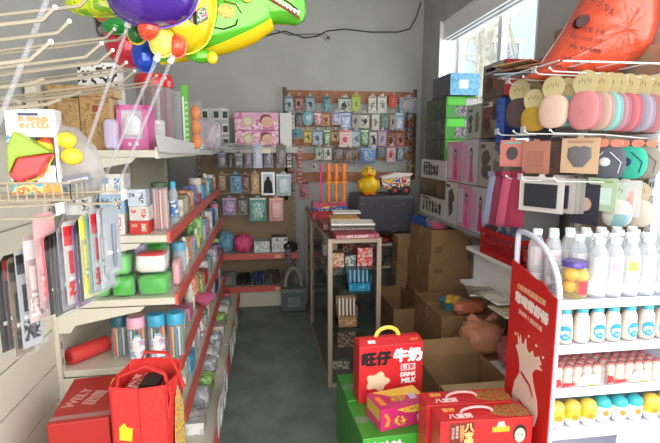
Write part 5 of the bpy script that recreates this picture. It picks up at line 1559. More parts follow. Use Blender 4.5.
goods_box('cardboard_box', 'brown cardboard box under the other one on top of the rack', 'cardboard box', (1.53, 2.06, 1.838), .19, .2, .10, mat((126, 96, 74), .8), CARD)
sb = thing('paper_sheet_pile', 'ragged pile of brown paper and card hanging over the rack edge', 'paper pile', (1.22, 2.06, 1.839), R(-50))
m = MB()
for k in range(7): m.obox(Vector((random.uniform(-.06, .06), random.uniform(-.05, .05), .004 + k * .007)), .24 - k * .01, .12, .004, Matrix.Rotation(R(random.uniform(-16, 16)), 3, 'Z') @ Matrix.Rotation(R(random.uniform(-3, 3)), 3, 'Y'), pick(mat((170, 120, 84), .8), mat((150, 110, 80), .8), mat((190, 150, 110), .7), mat((170, 186, 196), .5)))
m.build('sheets', sb)
m = MB()
for y in (1.71, 2.17): m.box(1.14, PX, y, y + .008, 1.832, 1.838, WHITEG)
for x in (1.12, 1.25, 1.38, 1.50): m.tube([(x, 1.71, 1.835), (x, 2.175, 1.835)], .003, WHITEG, 6)
m.build('top_wires', rack)

# ================================================================== drinks stand, right foreground
SX0, SX1, SY0, SY1 = .98, 1.50, 1.40, 1.685
stand = thing('drinks_stand', 'white display stand with curved side frame and red printed side sign', 'display stand', (0, 0, 0))
LIL = mat((226, 226, 238), .3)
tiers = [.995, .835, .675, .515, .36]
for z in tiers:
    m = MB(); m.box(SX0 + .012, SX1, SY0, SY1, z - .026, z - .001, LIL); m.box(SX0 + .012, SX1, SY0 - .006, SY0, z - .028, z + .004, WHITEG); m.build('shelf', stand, bevel=.002)
m = MB(); m.box(SX0 + .012, SX1, SY1, SY1 + .008, .1, 1.0, LIL); m.build('back_panel', stand)
m = MB()
arc = [(SX0 + .004, SY0 + .006, z) for z in (0, .4, .8, 1.0)] + [(SX0 + .004, SY0 + .006 + .235 * (1 - math.cos(a)), 1.0 + .19 * math.sin(a)) for a in [R(q) for q in range(12, 91, 11)]] + [(SX0 + .004, SY1 - .005, 1.185), (SX0 + .004, SY1, 1.16), (SX0 + .004, SY1, .8), (SX0 + .004, SY1, 0)]
m.tube(arc, .011, mat((206, 206, 222), .3), 8); m.build('side_frame', stand)
m = MB(); m.box(SX1, SX1 + .015, SY0, SY1, 0, 1.0, LIL); m.build('side_frame', stand)
# the sign, facing the aisle (-x)
SGN = mat((198, 36, 34), .35)
sg = bpy.data.objects.new('side_sign', None); COL.objects.link(sg); sg.parent = stand; sg.location = (SX0 - .010, (SY0 + SY1) / 2, 0); sg.rotation_euler = (0, 0, R(-90))
hw = (SY1 - SY0) / 2 + .006
m = MB(); m.prism([(-hw, .12), (hw, .12), (hw, 1.005), (hw * .86, 1.008), (hw * .66, 1.02), (hw * .40, 1.04), (hw * .1, 1.04), (-hw * .3, 1.055), (-hw, 1.075)], -.002, .002, SGN); o = m.build('board', sg)
TXC = mat((238, 222, 214), .5)
txt('心新鲜乳酸菌豆酵', .0235, (-.005, -.003, .975), '-y', mat((230, 170, 130), .5), sg, rot=(R(90), R(4), 0), bold=.0006)
txt('常喝常舒畅', .044, (0, -.003, .925), '-y', TXC, sg, bold=.0022, rot=(R(90), R(6), 0))
txt('清润的 5 重益生菌', .0195, (.0, -.003, .878), '-y', mat((230, 180, 160), .5), sg, rot=(R(90), R(6), 0), bold=.0004)
MILK = mat((232, 206, 190), .5)
m = MB()
m.prism([(-.075, .80), (-.062, .775), (-.055, .80), (-.045, .768), (-.03, .772), (-.018, .80), (-.010, .765), (.01, .752), (.03, .772), (.042, .752), (.070, .768), (.088, .742), (.07, .735), (.095, .725), (.055, .712), (.035, .685), (.045, .655), (.075, .60), (.085, .55), (.07, .495), (.03, .468), (-.03, .468), (-.075, .49), (-.09, .54), (-.075, .60), (-.045, .65), (-.05, .69), (-.062, .72), (-.085, .745), (-.066, .755)], -.0035, -.002, MILK)
for (x, z, r) in ((-.09, .79, .006), (.0, .815, .005), (.05, .80, .006), (.095, .775, .005)): m.prism([(x + r * math.cos(a), z + r * math.sin(a)) for a in [i * math.pi / 5 for i in range(10)]], -.0035, -.002, MILK)
m.prism([(-.035, .665), (.03, .64), (.055, .60), (.045, .60), (.02, .63), (-.035, .65)], -.0045, -.0035, mat((190, 60, 50), .5))
m.prism([(-.04, .545), (.03, .535), (.035, .50), (-.035, .51)], -.0045, -.0035, mat((206, 60, 50), .5))
m.build('milk_splash_print', sg)

# bottles of water on the top tier
def water_bottle_parts(t, c, lab=True):
    m = MB(); PL = plastic((222, 228, 232), .30, .8, .1)
    m.lathe([(.022, 0), (.029, .006), (.0295, .05), (.028, .055), (.0295, .06), (.0295, .14), (.026, .16), (.016, .182), (.0145, .19)], PL, 18); m.build('bottle_body', t)
    m = MB(); m.lathe([(.0175, .188), (.0175, .206), (.016, .209), (.0001, .2095)], mat((236, 240, 240), .35), 18); m.build('cap', t)
    m = MB()
    if lab:
        def arcl(r, z0, z1, mm, a0=-150, a1=-30):
            v, f = [], []
            for k in range(9):
                a = R(a0 + (a1 - a0) * k / 8)
                v += [(r * math.cos(a), r * math.sin(a), z0), (r * math.cos(a), r * math.sin(a), z1)]
            f = [(2 * k, 2 * k + 2, 2 * k + 3, 2 * k + 1) for k in range(8)]
            m.add(v, f, mm, True)
        arcl(.0300, .012, .145, plastic((240, 240, 242), .5, .8), -165, -15)
        arcl(.0304, .075, .145, mat(tuple(int(205 + .2 * (k - 205)) for k in c), .5), -130, -50)
        arcl(.0308, .095, .125, mat(c, .5), -115, -65)
        arcl(.0304, .016, .045, mat((240, 240, 244), .5), -150, -60)
        m.build('label', t)


WBD = [((232, 190, 196), 'pale pink'), ((232, 170, 190), 'pink'), ((240, 186, 90), 'orange-yellow'), ((236, 180, 200), 'rose'), ((206, 220, 80), 'lime yellow'), ((226, 190, 200), 'faint pink')]
protos = []
back = thing('water_bottle', 'clear water bottle with white cap in the rear rows of the top tier', 'bottle', (1.03, 1.63, .9955), 0, 'clear water bottles in the rear rows')
water_bottle_parts(back, (226, 200, 206))
for (r_, y, xs) in ((0, 1.63, [1.098 + k * .066 for k in range(6)]), (1, 1.565, [1.055 + k * .066 for k in range(6)]), (2, 1.50, [1.045 + k * .066 for k in range(7)])):
    for x in xs:
        if r_ == 2 and x < 1.10: continue
        dup(back, (x, y, .9955), R(random.uniform(-20, 20)))
for i, x in enumerate((1.138, 1.198, 1.262, 1.325, 1.390, 1.452)):
    c, n_ = WBD[i]
    t = thing('water_bottle', f'clear water bottle with {n_} label print in the front row of the top tier', 'bottle', (x, 1.432, .9955), R(-20))
    water_bottle_parts(t, c)
jr = thing('fruit_jar', 'glass jar of yellow peaches with a purple lid at the front of the top tier', 'jar', (1.062, 1.450, .9955))
jr.scale = (1.15, 1.15, 1.15)
m = MB(); m.lathe([(.032, 0), (.041, .008), (.043, .03), (.043, .07), (.036, .092), (.031, .098)], plastic((240, 220, 150), .16, .6, .05), 24); m.build('glass', jr)
m = MB(); m.lathe([(.035, .094), (.036, .108), (.034, .111), (.0001, .111)], mat((90, 70, 150), .3, .3), 24); m.build('lid', jr)
m = MB()
for (x, y, z, r) in ((-.016, -.012, .072, .021), (.017, -.012, .066, .021), (0, .016, .06, .02), (-.018, -.010, .034, .019), (.014, -.014, .028, .018), (.0, .012, .026, .019)): m.blob((x, y, z), r, r, r * .95, mat((236, 170, 50), .35), n=16, k=12, nz=.04)
m.build('peaches', jr)
m = MB(); v = []
for k in range(9):
    a = R(-105 + 90 * k / 8); v += [(.0438 * math.cos(a), .0438 * math.sin(a), .016), (.0438 * math.cos(a), .0438 * math.sin(a), .056)]
m.add(v, [(2 * k, 2 * k + 2, 2 * k + 3, 2 * k + 1) for k in range(8)], [mat((206, 60, 70), .5)] * 4 + [mat((232, 228, 220), .5)] * 4, True); m.build('label', jr)
# pale cups visible at the back left of the top tier
cup = thing('clear_cup_pack', 'pack of clear cups with faint print behind the jar', 'cup pack', (1.028, 1.485, .9955))
m = MB()
for (x, y) in ((0, 0), (.052, .012)):
    for k in range(7): m.lathe([(.020, k * .018), (.024, k * .018 + .014)], plastic((225, 228, 230), .3, .7), 14, (x, y, 0))
m.build('cups', cup)

# second tier: little milk bottles with round blue labels
def round_print(m, r, zc_, rad, mm, ang=-90, hgt=None, off=.0006):
    hgt = hgt or rad
    v = []; n = 16
    cen = R(ang)
    v.append(((r + off) * math.cos(cen), (r + off) * math.sin(cen), zc_))
    for k in range(n):
        a = 2 * math.pi * k / n
        th = cen + rad * math.cos(a) / r
        v.append(((r + off) * math.cos(th), (r + off) * math.sin(th), zc_ + hgt * math.sin(a)))
    m.add(v, [(0, 1 + k, 1 + (k + 1) % n) for k in range(n)], mm, True)


MKB = mat((226, 212, 200), .35); CY = mat((60, 160, 196), .4)
MKD = [(1.028, CY, 'large'), (1.092, mat((206, 206, 206), .5), 'grey'), (1.152, CY, None), (1.212, CY, None), (1.276, CY, None), (1.345, CY, None), (1.408, CY, None), (1.468, CY, None)]
ORDN = ['first', 'second', 'third', 'fourth', 'fifth', 'sixth', 'seventh', 'eighth', 'ninth', 'tenth']
for i, (x, mm, s_) in enumerate(MKD):
    t = thing('milk_bottle', f'cream milk bottle with {"grey barcode" if s_ == "grey" else "round blue"} label, {ORDN[i]} from the left in the front row', 'bottle', (x, 1.43, .8355), R(-25 + (i * 37) % 30))
    t.scale = (1.1, 1.1, 1.12)
    m = MB(); m.lathe([(.018, 0), (.0245, .006), (.0255, .02), (.0245, .055), (.0225, .062), (.0235, .068), (.022, .082), (.0165, .093), (.015, .097)], MKB, 18); m.build('bottle_body', t)
    m = MB(); m.lathe([(.0175, .097), (.0175, .108), (.016, .111), (.0001, .1115)], mat((70, 170, 190), .4), 16); m.build('cap', t)
    m = MB(); round_print(m, .0256, .038, .020, mm, -90, .024); round_print(m, .0256, .042, .011, mat((206, 228, 236)), -90, .005, .001); m.box(-.006, .006, -.0275, -.0262, .024, .028, mat((206, 228, 236)))
    m.build('label', t)
mb2 = thing('milk_bottle', 'cream milk bottle standing in the rear row of the second tier', 'bottle', (1.025, 1.50, .8355), 0, 'milk bottles in the rear row')
m = MB(); m.lathe([(.018, 0), (.0245, .006), (.0255, .02), (.0245, .055), (.0225, .062), (.0235, .068), (.022, .082), (.0165, .093), (.015, .097)], MKB, 14); m.build('bottle_body', mb2)
m = MB(); m.lathe([(.0175, .097), (.0175, .108), (.0001, .1115)], mat((70, 170, 190), .4), 14); m.build('cap', mb2)
for k in range(1, 8): dup(mb2, (1.025 + k * .06, 1.50, .8355))
for k in range(8): dup(mb2, (1.03 + k * .06, 1.565, .8355))

# third tier: shrink-wrapped packs of small pink-capped yoghurt drinks
def yog_pack(label, x, y, z, nx=5, ny=4, cap=(196, 110, 116), first=None):
    t = thing('yoghurt_drink_pack', label, 'drink pack', (x, y, z))
    for i in range(nx):
        for j in range(ny):
            if first is None:
                first = True
            m = MB(); px, py = (i + .5) * .037, (j + .5) * .034
            m.lathe([(.013, 0), (.0155, .004), (.0155, .030), (.0125, .036), (.0155, .042), (.0150, .062), (.009, .07)], mat((230, 202, 178), .4), 10, (px, py, 0)); m.lathe([(.0115, .069), (.0115, .076), (.0001, .077)], mat(cap, .35), 10, (px, py, 0))
            m.build('bottle', t)
    m = MB(); W_, D_ = nx * .037, ny * .034
    m.box(-.0015, W_ + .0015, -.0015, D_ + .0015, 0, .066, plastic((240, 236, 236), .16, .5)); m.build('film', t)
    m = MB(); m.prism([(-.002, .004), (-.002, .034), (.018, .030), (.022, .008)], -.003, -.0015, mat((206, 60, 60), .4)); m.prism([(.022, .003), (.07, .006), (.075, .014), (.03, .016)], -.003, -.0015, mat((206, 60, 60), .4))
    m.prism([(.085, .006), (.12, .002), (.165, .008), (.17, .03), (.15, .044), (.10, .040)], -.003, -.0015, mat((240, 238, 220), .4)); m.prism([(.11, .003), (.16, .004), (.15, .009), (.12, .009)], -.0036, -.003, mat((170, 190, 90), .4)); m.build('film_print', t)
    return t


yog_pack('film pack of pink-capped yoghurt drinks, left one at the front of the third tier', .998, 1.412, .6755)
yog_pack('film pack of pink-capped yoghurt drinks, right one at the front of the third tier', 1.20, 1.412, .6755, 6)
t = thing('yoghurt_drink_pack', 'small loose pack of red-brown drinks lying on top at the back', 'drink pack', (1.10, 1.60, .6755))
for i in range(3):
    m = MB(); m.lathe([(.020, 0), (.024, .006), (.024, .07), (.015, .088)], mat((196, 60, 56) if i == 0 else (196, 150, 120), .4), 14, (i * .05, .02, 0)); m.lathe([(.016, .087), (.016, .098), (.0001, .099)], mat((190, 100, 90), .4), 12, (i * .05, .02, 0)); m.build('bottle', t)

# fourth tier: yellow and turquoise cups
def egg_cup(label, x, y, z, c, c2):
    t = thing('drink_cup', label, 'drink', (x, y, z)); t.scale = (1.06, 1.06, 1.1)
    m = MB(); m.lathe([(.016, 0), (.023, .008), (.0275, .03), (.028, .048), (.026, .058)], [mat((240, 240, 240), .35)] * 2 + [mat(c, .35)] * 2 + [mat(c, .35)], 18); m.build('cup_body', t)
    m = MB(); m.lathe([(.026, .057), (.0275, .066), (.024, .078), (.013, .086), (.0001, .088)], mat(c2, .35), 18); m.build('cap', t)
    m = MB(); round_print(m, .0283, .040, .010, mat((200, 150, 60) if c[0] > 200 else (230, 240, 240), .4), -100, .010, .0004); m.build('label', t)
    return t


YC, TC = (240, 196, 60), (70, 184, 190)
for i, x in enumerate((1.026, 1.088, 1.150)): egg_cup(f'yellow rounded drink cup, {ORDN[i]} from the left on the fourth tier', x, 1.436, .5155, YC, (244, 206, 90))
for i, (x, y) in enumerate(((1.215, 1.445), (1.278, 1.44), (1.340, 1.44))): egg_cup(f'turquoise drink cup in film, {ORDN[i]} of the turquoise cups in front', x, y, .5155, (226, 238, 238), TC)
egg_cup('yellow rounded drink cup at the right end beyond the turquoise cups', 1.405, 1.436, .5155, YC, (244, 206, 90))
egg_cup('second yellow rounded drink cup at the far right end', 1.466, 1.436, .5155, YC, (244, 206, 90))
for i, x in enumerate((1.185, 1.248, 1.31)): egg_cup(f'turquoise drink cup in the rear row, {ORDN[i]} from the left', x, 1.51, .5155, (200, 226, 230), TC)
t = thing('price_tag', 'white paper price tag clipped to the lowest visible shelf edge', 'price tag', (1.33, 1.391, .475)); m = MB(); m.box(-.09, .13, 0, .002, -.04, .038, WHITE); m.build('paper', t)

# ================================================================== foreground cartons
LT = mat((250, 250, 250), .4)
# green drink cartons
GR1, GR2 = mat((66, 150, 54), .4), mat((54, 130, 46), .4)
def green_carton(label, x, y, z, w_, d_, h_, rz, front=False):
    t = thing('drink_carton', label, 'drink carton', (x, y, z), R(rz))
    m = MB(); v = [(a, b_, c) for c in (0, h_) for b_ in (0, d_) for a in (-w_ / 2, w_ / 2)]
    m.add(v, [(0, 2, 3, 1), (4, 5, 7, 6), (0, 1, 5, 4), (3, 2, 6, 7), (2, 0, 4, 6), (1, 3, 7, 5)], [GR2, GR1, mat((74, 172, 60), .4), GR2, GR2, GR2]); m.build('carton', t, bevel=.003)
    m = MB(); m.box(-w_ / 2 + .002, w_ / 2 - .002, d_ / 2 - .022, d_ / 2 + .022, h_, h_ + .0006, plastic((190, 210, 190), .25, .5)); m.build('tape', t)
    if front:
        m = MB(); pts = [(-.05 + .0, 0), (w_ / 2 - .003, 0), (w_ / 2 - .003, h_ - .055)] + [(w_ / 2 - .003 - q * .02, h_ - .055 - (q * .02) ** 2 * 2.3) for q in range(1, 9)]
        m.prism([(w_ / 2 - .004, 0.01), (w_ / 2 - .004, h_ - .050), (w_ / 2 - .05, h_ - .052), (w_ / 2 - .10, h_ - .064), (w_ / 2 - .15, h_ - .085), (w_ / 2 - .19, h_ - .12), (w_ / 2 - .21, .01)], -.0015, .001, LT); m.build('white_swoosh', t)
        txt('娃哈哈', .052, (-w_ / 2 + .085, -.0012, h_ - .048), '-y', LT, t, bold=.0015, shear=.2)
        txt('ZESTFUL', .030, (w_ / 2 - .075, d_ / 2 + .005, h_ + .0006), 'top', mat((214, 130, 120), .5), t, bold=.001)
    return t


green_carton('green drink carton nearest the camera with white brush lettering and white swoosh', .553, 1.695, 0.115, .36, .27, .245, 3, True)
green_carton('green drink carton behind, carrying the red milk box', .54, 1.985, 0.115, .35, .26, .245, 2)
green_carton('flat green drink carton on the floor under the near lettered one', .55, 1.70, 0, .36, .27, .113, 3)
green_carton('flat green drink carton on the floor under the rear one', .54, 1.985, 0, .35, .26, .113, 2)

# red milk gift box
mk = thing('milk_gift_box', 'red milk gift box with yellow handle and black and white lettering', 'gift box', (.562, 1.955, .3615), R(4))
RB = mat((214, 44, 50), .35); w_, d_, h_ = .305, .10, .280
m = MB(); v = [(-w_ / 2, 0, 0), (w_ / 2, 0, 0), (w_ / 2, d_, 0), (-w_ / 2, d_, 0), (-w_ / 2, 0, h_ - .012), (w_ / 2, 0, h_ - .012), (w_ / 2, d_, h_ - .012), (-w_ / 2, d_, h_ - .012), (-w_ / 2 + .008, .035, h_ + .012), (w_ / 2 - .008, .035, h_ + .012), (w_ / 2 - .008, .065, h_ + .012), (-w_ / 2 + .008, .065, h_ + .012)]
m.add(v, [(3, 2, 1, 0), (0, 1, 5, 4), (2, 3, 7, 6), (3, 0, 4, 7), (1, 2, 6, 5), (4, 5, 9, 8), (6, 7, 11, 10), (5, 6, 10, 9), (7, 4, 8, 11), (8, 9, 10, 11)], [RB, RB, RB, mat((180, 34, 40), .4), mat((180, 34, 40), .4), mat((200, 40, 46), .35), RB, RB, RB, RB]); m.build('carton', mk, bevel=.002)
m = MB(); m.tube([(-.005 + .055 * math.cos(a), .05, h_ + .008 + .045 * math.sin(a)) for a in [i * math.pi / 12 for i in range(13)]], .006, mat((236, 206, 80), .4), 8, flat=(0, 1, 0), rs=[(.003, .009)] * 13); m.build('handle', mk)
txt('旺仔', .066, (-.072, -.0012, .204), '-y', BLK, mk, bold=.0035, sx=1.06)
txt('牛奶', .066, (.078, -.0012, .210), '-y', LT, mk, bold=.0035, sx=1.06)
m = MB(); m.box(.045, .115, -.0012, 0, .140, .171, LT); m.box(.048, .112, -.0016, -.0012, .143, .168, RB); m.box(.082, .110, -.002, -.0016, .145, .166, LT); m.build('badge', mk)
txt('我', .024, (.064, -.0022, .156), '-y', LT, mk, bold=.0004); txt('要', .024, (.096, -.0024, .156), '-y', RB, mk, bold=.0004)
txt('DRINK', .026, (.080, -.0012, .120), '-y', LT, mk, bold=.0012, shear=.1, sx=.95); txt('MILK', .033, (.082, -.0012, .090), '-y', LT, mk, bold=.0014, shear=.1, sx=.98)
txt('旺旺', .018, (-.09, .016, h_ + .0015), 'top', LT, mk, rot=(R(34), 0, 0), bold=.0006); txt('125ml', .015, (.11, .016, h_ + .0015), 'top', mat((236, 206, 80)), mk, rot=(R(34), 0, 0))
m = MB()   # plain cream oval where the pack shows artwork
m.prism([(-.065 + (.052 + .008 * math.cos(5 * a)) * math.cos(a), .098 + (.042 + .008 * math.cos(5 * a)) * math.sin(a)) for a in [i * math.pi / 16 for i in range(32)]], -.0012, 0, mat((234, 206, 170), .5))
m.build('oval_print', mk)

# pink and yellow snack carton in front of it
sc_ = thing('snack_carton', 'magenta and yellow snack carton on the near green carton', 'snack carton', (.565, 1.745, .3615), R(12))
w_, d_, h_ = .225, .14, .095; MG = mat((206, 50, 110), .35); YE = mat((240, 200, 80), .4)
m = MB(); m.box(-w_ / 2, w_ / 2, 0, d_, 0, h_, MG); m.box(-w_ / 2 - .0008, -w_ / 2, .0, d_, .0, h_ * .35, MG); m.box(-w_ / 2 - .0008, -w_ / 2, 0.01, d_ - .01, h_ * .4, h_ * .95, mat((214, 170, 80), .4)); m.build('carton', sc_, bevel=.0015)
m = MB()
m.prism([(-.04, h_ - .012), (w_ / 2, h_ - .001), (w_ / 2, h_ * .52), (.05, h_ * .60), (.0, h_ * .68)], -.001, .001, YE)
m.prism([(-.095, h_ * .18), (-.075, h_ * .15), (-.068, h_ * .45), (-.085, h_ * .8), (-.10, h_ * .72), (-.083, h_ * .5)], -.001, .001, mat((240, 150, 60), .4))
m.prism([(-.045, h_ * .15), (.0, h_ * .12), (.012, h_ * .3), (-.01, h_ * .52), (-.035, h_ * .58), (-.05, h_ * .4)], -.001, .001, prn([(240, 200, 80), (226, 150, 60), (206, 60, 100)], 60, 2))
m.prism([(.060, h_ * .14), (.08, h_ * .14), (.085, h_ * .42), (.07, h_ * .58), (.055, h_ * .40)], -.002, .001, mat((216, 206, 226), .4)); m.prism([(.064, h_ * .58), (.082, h_ * .55), (.086, h_ * .78), (.072, h_ * .72)], -.002, .001, mat((110, 60, 80), .4))
m.box(-.01, .06, -.0016, 0, h_ * .72, h_ * .88, prn([(190, 80, 60), (240, 200, 80)], 140, 3))
m.add([(-.03, d_ * .62, h_ + .0008), (w_ / 2, d_ * .40, h_ + .0008), (w_ / 2, d_ * .98, h_ + .0008), (-w_ / 2 + .02, d_ * .98, h_ + .0008)], [(0, 1, 2, 3)], YE)
m.add([(-.095, d_ * .2, h_ + .0008), (-.07, d_ * .18, h_ + .0008), (-.075, d_ * .7, h_ + .0008), (-.10, d_ * .68, h_ + .0008)], [(0, 1, 2, 3)], mat((240, 150, 60), .4))
m.add([(-.04, d_ * .3, h_ + .001), (.02, d_ * .26, h_ + .001), (.035, d_ * .5, h_ + .001), (-.03, d_ * .6, h_ + .001)], [(0, 1, 2, 3)], prn([(240, 200, 80), (200, 130, 60)], 60, 5))
m.add([(.045, d_ * .25, h_ + .001), (.075, d_ * .25, h_ + .001), (.08, d_ * .55, h_ + .001), (.05, d_ * .6, h_ + .001)], [(0, 1, 2, 3)], mat((206, 196, 216), .4))
m.build('print', sc_)

# red congee gift boxes
def congee(label, x, y, z, w_, d_, h_, front=False, rz=0):
    t = thing('congee_gift_box', label, 'gift box', (x, y, z), R(rz))
    rr = mat((206, 46, 48), .35)
    m = MB(); m.box(-w_ / 2, w_ / 2, 0, d_, 0, h_, rr); m.build('carton', t, bevel=.0015)
    m = MB(); pts = [(w_ * .33 + .085 * math.cos(a), d_ / 2 + .042 * math.sin(a)) for a in [i * math.pi / 14 for i in range(28)]]
    m.add([(p[0] if p[0] < w_ / 2 - .002 else w_ / 2 - .002, p[1], h_ + .0008) for p in pts], [tuple(range(28))], prn([(170, 110, 60), (206, 160, 90), (110, 60, 40), (190, 80, 50)], 75, 2)); m.build('nut_picture', t)
    m = MB(); m.tube([(-.02 + .06 * math.cos(a), d_ / 2, h_ + .002 + .02 * math.sin(a)) for a in [i * math.pi / 10 for i in range(11)]], .005, plastic((240, 200, 200), .5, .8), 7); m.build('handle', t)
    txt('八宝粥', .030, (-w_ / 2 + .085, d_ * .30, h_ + .0008), 'top', mat((240, 214, 210), .5), t, bold=.001)
    txt('营养', .024, (-w_ / 2 + .055, d_ * .72, h_ + .0008), 'top', mat((236, 170, 90), .5), t, bold=.0008)
    if front:
        m = MB(); m.box(-w_ / 2 + .035, -w_ / 2 + .125, -.001, 0, .02, h_ - .006, mat((120, 44, 34), .5)); m.build('brown_panel', t)
        txt('八宝粥', .036, (-w_ / 2 + .106, -.0014, h_ - .062), '-y', mat((236, 190, 120), .5), t, bold=.0012, vert=True)
        txt('桂圆莲子', .017, (-w_ / 2 + .080, -.0014, h_ - .048), '-y', mat((226, 150, 90), .5), t, bold=.0004, vert=True)
        txt('营养早餐', .013, (-w_ / 2 + .062, -.0014, h_ - .042), '-y', mat((210, 190, 180), .5), t, vert=True)
        txt('精选好粮', .012, (-w_ / 2 + .047, -.0014, h_ - .046), '-y', mat((200, 180, 170), .5), t, vert=True)
        m = MB(); m.prism([(.02, h_ - .05), (.085, h_ - .05), (.085, h_ - .03), (.02, h_ - .03)], -.0014, 0, mat((240, 180, 50), .4)); m.prism([(.035, h_ - .03), (.07, h_ - .03), (.062, h_ - .008), (.052, h_ - .012), (.043, h_ - .008)], -.0014, 0, mat((236, 190, 180), .5)); m.build('crest_print', t)
        m = MB(); cx = w_ / 2 - .047
        m.prism([(cx + .026 * math.cos(a), h_ - .062 + .036 * math.sin(a)) for a in [i * math.pi / 10 for i in range(20)]], -.0010, 0, mat((60, 34, 30), .6))
        m.prism([(cx + .020 * math.cos(a), h_ - .068 + .028 * math.sin(a)) for a in [i * math.pi / 10 for i in range(20)]], -.0016, 0, mat((240, 206, 186), .5))
        m.box(cx - .012, cx - .005, -.002, 0, h_ - .067, h_ - .064, BLK); m.box(cx + .005, cx + .012, -.002, 0, h_ - .067, h_ - .064, BLK); m.build('portrait_print', t)
    return t


congee('red congee gift box nearest the camera with brown lettered panel and portrait', .775, 1.455, .30, .345, .100, .25, True, -2)
congee('red congee gift box standing directly behind the lettered one', .765, 1.565, .30, .345, .100, .25, False, -2)
congee('lower red congee gift box under the lettered one', .775, 1.455, .0, .345, .100, .298, False, -2)
congee('lower red congee gift box under the rear one', .765, 1.565, .0, .345, .100, .298, False, -2)

# left foreground: red cloth tote bag and red carton
GT = thing('tote_bag', 'bright red non-woven tote bag with yellow prints and empty open top', 'bag', (-.415, 1.50, .40), R(-6))
TR = mottled('non_woven_red', (214, 44, 42), (226, 58, 52), 60, .7, .2)
w_, d_, h_ = .18, .17, .345
def wallq(m, pts, mm):
    n = len(pts); off = Vector((0, 0, 0))
    m.add(pts, [tuple(range(n))], mm)
m = MB(); b = .003
m.prism([(-w_ / 2, 0), (w_ / 2, 0), (w_ / 2 + .004, h_ * .75), (w_ / 2 + .002, h_), (.0, h_ - .012), (-w_ / 2 - .003, h_ - .004)], 0, b, TR)
m.prism([(-w_ / 2, 0), (w_ / 2, 0), (w_ / 2 - .004, h_ + .01), (0, h_ + .02), (-w_ / 2 + .004, h_ + .012)], d_ - b, d_, TR)
m.box(-w_ / 2, w_ / 2, b, d_ - b, 0, b, TR)
for s_ in (-1, 1):
    x0 = s_ * w_ / 2
    m.add([(x0, b, 0), (x0, d_ - b, 0), (x0, d_ - b, h_), (x0 + s_ * .012, d_ / 2, h_ - .004), (x0, b, h_), (x0 - s_ * b, b, 0), (x0 - s_ * b, d_ - b, 0), (x0 - s_ * b, d_ - b, h_), (x0 + s_ * .009, d_ / 2, h_ - .004), (x0 - s_ * b, b, h_)],
          [(0, 1, 2, 3, 4), (9, 8, 7, 6, 5), (4, 3, 8, 9), (3, 2, 7, 8), (0, 4, 9, 5), (2, 1, 6, 7)], TR)
m.build('bag_body', GT)
m = MB(); m.box(-.002, .002, -.0012, 0, 0, h_ - .012, mat((180, 34, 34), .7)); m.box(-w_ / 2 - .001, -w_ / 2 + .004, -.002, 0, 0, h_ - .01, mat((180, 34, 34), .7)); m.box(w_ / 2 - .004, w_ / 2 + .001, -.002, 0, 0, h_ - .01, mat((180, 34, 34), .7)); m.build('seam', GT)
m = MB(); m.tube([(-.07, .006, h_ - .01), (-.055, -.002, h_ + .035), (.02, .03, h_ + .055), (.075, .04, h_ + .02), (.10, .02, h_ - .05), (.095, .0, h_ - .11)], .01, TR, 6, flat=(0, 1, 0), rs=[(.010, .004)] * 6); m.build('handle', GT)
m = MB(); m.tube([(-.05, d_ - .004, h_), (-.03, d_ - .01, h_ + .045), (.05, d_ - .03, h_ + .05), (.085, d_ - .05, h_ + .015), (.12, d_ - .07, h_ - .06)], .01, TR, 6, flat=(0, 1, 0), rs=[(.010, .004)] * 5); m.build('handle', GT)
m = MB(); m.prism([(-.07, .155), (-.03, .15), (-.025, .195), (-.045, .20), (-.05, .215), (-.068, .20)], -.0015, 0, mat((240, 206, 40), .5)); m.build('yellow_print', GT)
m = MB()
xx = w_ / 2 + .0025
m.M = Matrix.Translation((xx + .004, d_ / 2, 0)) @ Matrix.Rotation(R(90), 4, 'Z')
m.prism([(-.055, .02), (.05, .03), (.058, .20), (.02, .27), (.0, .30), (-.03, .27), (-.05, .15)], -.006, -.004, prn([(240, 206, 40), (240, 220, 110), (214, 60, 50), (206, 190, 180)], 70, 2)); m.build('side_print', GT)
m = MB(); m.box(-.06, .05, .025, d_ - .02, .004, h_ - .03, prn([(196, 60, 60), (150, 40, 40), (226, 180, 170)], 50, 7)); m.box(-.01, .05, .03, .12, h_ - .03, h_ - .015, BLACK); o = m.build('inner_goods', GT)
RC = thing('red_carton', 'red printed carton with white script lying left of the tote bag', 'carton', (-.61, 1.52, .46), R(6))
m = MB(); m.box(-.095, .09, 0, .32, 0, .165, mat((176, 38, 36), .45)); m.build('carton', RC, bevel=.003)
txt('WELY', .05, (-.04, .16, .1656), 'top', mat((206, 150, 140), .5), RC, bold=.001, rot=(0, 0, R(70))); txt('团圆', .05, (.02, .15, .1656), 'top', mat((206, 150, 140), .5), RC, bold=.001, rot=(0, 0, R(70)))
m = MB(); m.box(.05, .08, .24, .29, .165, .1658, mat((240, 206, 40), .5)); m.build('yellow_print', RC)
m = MB(); m.box(-.095, .09, .02, .045, .165, .1656, FILM); m.build('tape', RC)
ST = thing('cardboard_box', 'large carton supporting the red carton and tote bag by the panel', 'cardboard box', (-.57, 1.46, .0), R(2))
m = MB(); m.box(-.20, .24, 0, .42, 0, .398, CARD); m.build('carton', ST, bevel=.003)
m = MB(); m.box(-.20, .24, .2, .25, .398, .3986, TAPE); m.build('tape', ST)
ST2 = thing('flat_carton', 'flat dark red carton between the big carton and the red printed one', 'carton', (-.61, 1.53, .3995), R(6))
m = MB(); m.box(-.09, .085, 0, .30, 0, .059, mat((140, 34, 34), .5)); m.build('carton', ST2, bevel=.002)

